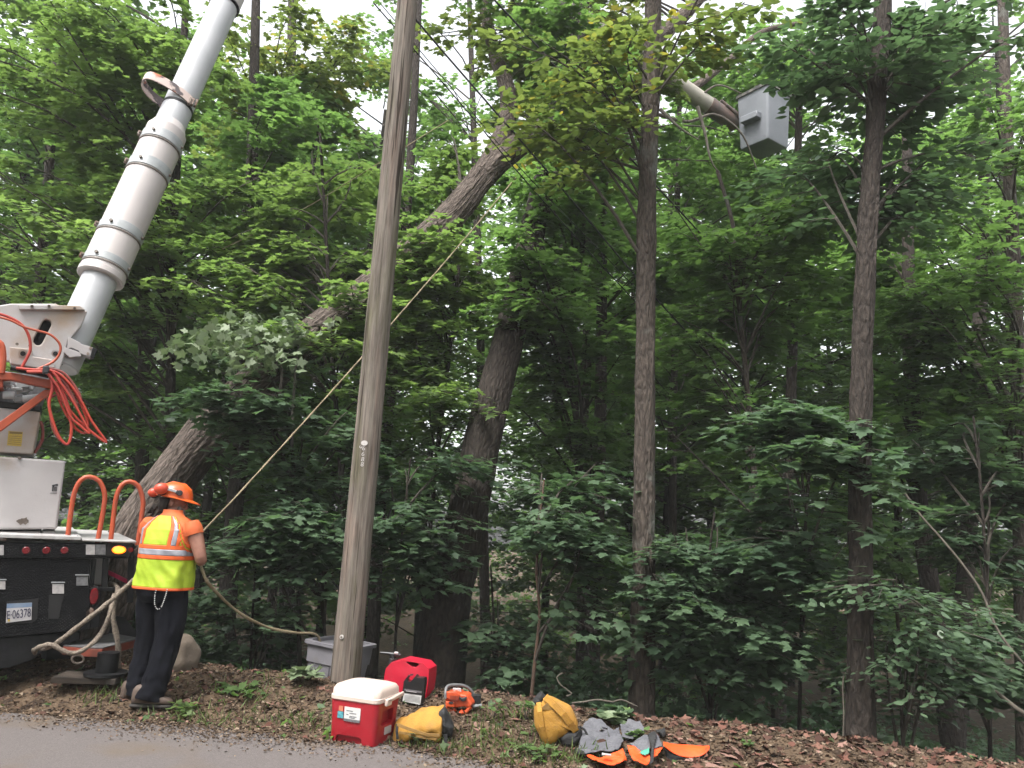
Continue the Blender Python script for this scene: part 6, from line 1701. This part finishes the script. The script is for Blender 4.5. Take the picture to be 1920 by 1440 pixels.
M_grass = leaf_mat('grass_blade', (.05, .09, .02), (.13, .17, .05), (.12, .15, .06), (1.6, 1.8, 1), tw=.25, rough=.6)
BLADE = np.array([(-.03, 0), (.03, 0), (.024, .45), (0, 1.0), (-.024, .45)])
LV = Leaves(54)
for (px, py, n, s, w_) in [(190, 1306, 90, .10, .12), (350, 1348, 130, .08, .22), (395, 1352, 90, .07, .18), (480, 1350, 110, .07, .2), (560, 1350, 70, .08, .12), (585, 1362, 60, .07, .1), (500, 1310, 80, .08, .15), (440, 1290, 70, .07, .2), (920, 1370, 120, .09, .15), (900, 1400, 90, .08, .15), (960, 1405, 160, .09, .22), (1020, 1415, 160, .09, .22), (1060, 1428, 90, .08, .18), (820, 1400, 80, .08, .12), (780, 1398, 60, .07, .1), (985, 1345, 60, .10, .1), (1120, 1432, 60, .06, .15), (660, 1330, 40, .06, .1), (545, 1275, 50, .07, .12), (1230, 1432, 30, .05, .15), (870, 1425, 120, .07, .2)]:
    n = int(n * .62); c = og(px, py); x = c.x + rg.normal(0, w_, n); y = c.y + rg.normal(0, w_ * .6, n)
    k = y > edge_y(x) - .05; x, y = x[k], y[k]; n = len(x); P = np.stack([x, y, gz(x, y) - .004], 1)
    D = np.stack([rg.normal(0, .55, n), rg.normal(0, .55, n), np.full(n, 1.0)], 1); U = rg.normal(0, 1, (n, 3))
    LV.put(P, D, U, s * rg.uniform(.5, 1.4, n), BLADE * np.array([[1.3, 1]]), curl=.9)
tag(link('grass', LV.mesh('grass', M_grass)), 'sparse tufts of short grass along the road edge', 'grass', kind='stuff')

def plant(name, label, cat, px, py, h, n, size, tpl, mt, group=None, spread=.14, lift=0, nl=None):
    c = og(px, py); c.z = float(gz(c.x, c.y)) - .005
    root = empty(name, c, label, cat, group); r = np.random.default_rng(int(px)); mb = MB(); LV = Leaves(int(px))
    for _ in range(n):
        a = r.uniform(0, 6.28); rr = spread * r.uniform(.2, 1); hh = h * r.uniform(.55, 1.1)
        e = c + Vector((math.cos(a) * rr, math.sin(a) * rr, hh)); m_ = c.lerp(e, .5) + Vector((0, 0, .15 * hh)); mb.tube([c, m_, e], [.004, .003, .002], 4, cap=False)
        k = r.integers(4, 7); b = r.uniform(0, 6.28)
        ang = b + np.arange(k) * 6.28 / k + r.normal(0, .3, k)
        P = np.array([e] * k) + r.normal(0, .012, (k, 3)); D = np.stack([np.cos(ang), np.sin(ang), r.uniform(-.35, .35, k)], 1); U = r.normal(0, .3, (k, 3)); U[:, 2] += 1
        LV.put(P, D, U, size * r.uniform(.7, 1.2, k), tpl)
    mb.build('stem', B_TWIG, root); link('leaves', LV.mesh('leaves', mt), root)
    return root
plant('woodland_plant', 'low dark green plant on the crest between the two straight trunks, leftmost there', 'plant', 1415, 1352, .12, 7, .08, OVAL, GREEN)
plant('woodland_plant', 'leafy plant on the crest a step left of the straight brown trunk', 'plant', 1505, 1362, .2, 10, .09, OVAL, GREEN, spread=.2)
plant('woodland_plant', 'small bright green plant right at the left foot of the straight brown trunk', 'plant', 1575, 1372, .14, 5, .09, OVAL, BRIGHT)
plant('woodland_plant', 'bright green broad plant on the right of the straight brown trunk', 'plant', 1668, 1388, .18, 10, .09, OVAL, BRIGHT, spread=.18)
plant('woodland_plant', 'tiny bright seedling at the right on the leaf litter crest', 'plant', 1738, 1402, .1, 3, .07, OVAL, BRIGHT, spread=.06)
plant('woodland_plant', 'small green seedling alone in the reddish leaf litter', 'plant', 1398, 1400, .05, 3, .05, OVAL, GREEN, spread=.05)
plant('ivy_bush', 'dark rounded ivy leaves rising behind the upright yellow backpack', 'plant', 1030, 1302, .26, 12, .10, ROUND, DARK, spread=.25)
plant('ivy_bush', 'rounded ivy with greyish leaves behind the chaps, left of the furrowed trunk', 'plant', 1120, 1312, .3, 13, .10, ROUND, DARK, spread=.28)
plant('leafy_weed', 'green weed on the bank between the chainsaw and the upright backpack', 'plant', 925, 1352, .12, 6, .05, OVAL, GREEN, spread=.09)
plant('leafy_weed', 'pale weed touching the left side of the upright backpack', 'plant', 985, 1352, .12, 6, .05, OVAL, GREEN, spread=.07)
plant('leafy_weed', 'low leafy weed in front of the upright backpack', 'plant', 1015, 1425, .08, 9, .06, OVAL, GREEN, spread=.16)
plant('leafy_weed', 'little green weed sprouting through the grey chaps', 'plant', 1195, 1385, .08, 5, .06, OVAL, GREEN, spread=.07)
plant('maple_seedling', 'maple seedling with pale leaves on the crest right of the worker', 'seedling', 505, 1258, .26, 6, .10, MAPLE, PALE, spread=.14)
plant('maple_seedling', 'drooping pale maple leaves at the left side of the grey bin', 'seedling', 580, 1282, .10, 6, .11, MAPLE, PALE, spread=.14)
plant('maple_seedling', 'low green maple leaves lying on the bank below the rope', 'seedling', 448, 1300, .06, 7, .10, MAPLE, GREEN, spread=.2)
plant('maple_seedling', 'small maple seedling between the bin and the red fuel can', 'seedling', 700, 1278, .36, 4, .12, MAPLE, PALE, spread=.08)
plant('cut_sprig', 'wilting leaves dropped over the top of the grey chaps', 'sprig', 1152, 1352, .07, 6, .10, ROUND, PALE, spread=.12)
plant('cut_sprig', 'cut dark leaves lying on the bank behind the chaps', 'sprig', 1140, 1340, .10, 7, .10, ROUND, DARK, spread=.14)
plant('cut_sprig', 'fallen leaf sprig in front of the lying yellow bag', 'sprig', 800, 1392, .05, 7, .05, MAPLE_L, PALE, spread=.14)
plant('grass_weed', 'green weed tuft at the toe of the boot of the worker', 'plant', 342, 1340, .07, 9, .06, OVAL, BRIGHT, spread=.13)

# ------------------------------------------------------------------ humid air
mb = MB(); mb.box((0, 32, 11), (130, 110, 36))
hz_ = mb.build('haze', [], None, smooth=False)
m = bpy.data.materials.new('humid_air'); m.use_nodes = True
N, L = m.node_tree.nodes, m.node_tree.links
N.remove(N['Principled BSDF']); v = N.new('ShaderNodeVolumePrincipled'); v.inputs['Color'].default_value = (.93, .96, .95, 1); v.inputs['Density'].default_value = .0012
L.new(v.outputs[0], N['Material Output'].inputs['Volume'])
hz_.data.materials.append(m)
tag(hz_, 'thin humid air among the trees', 'haze', kind='stuff')
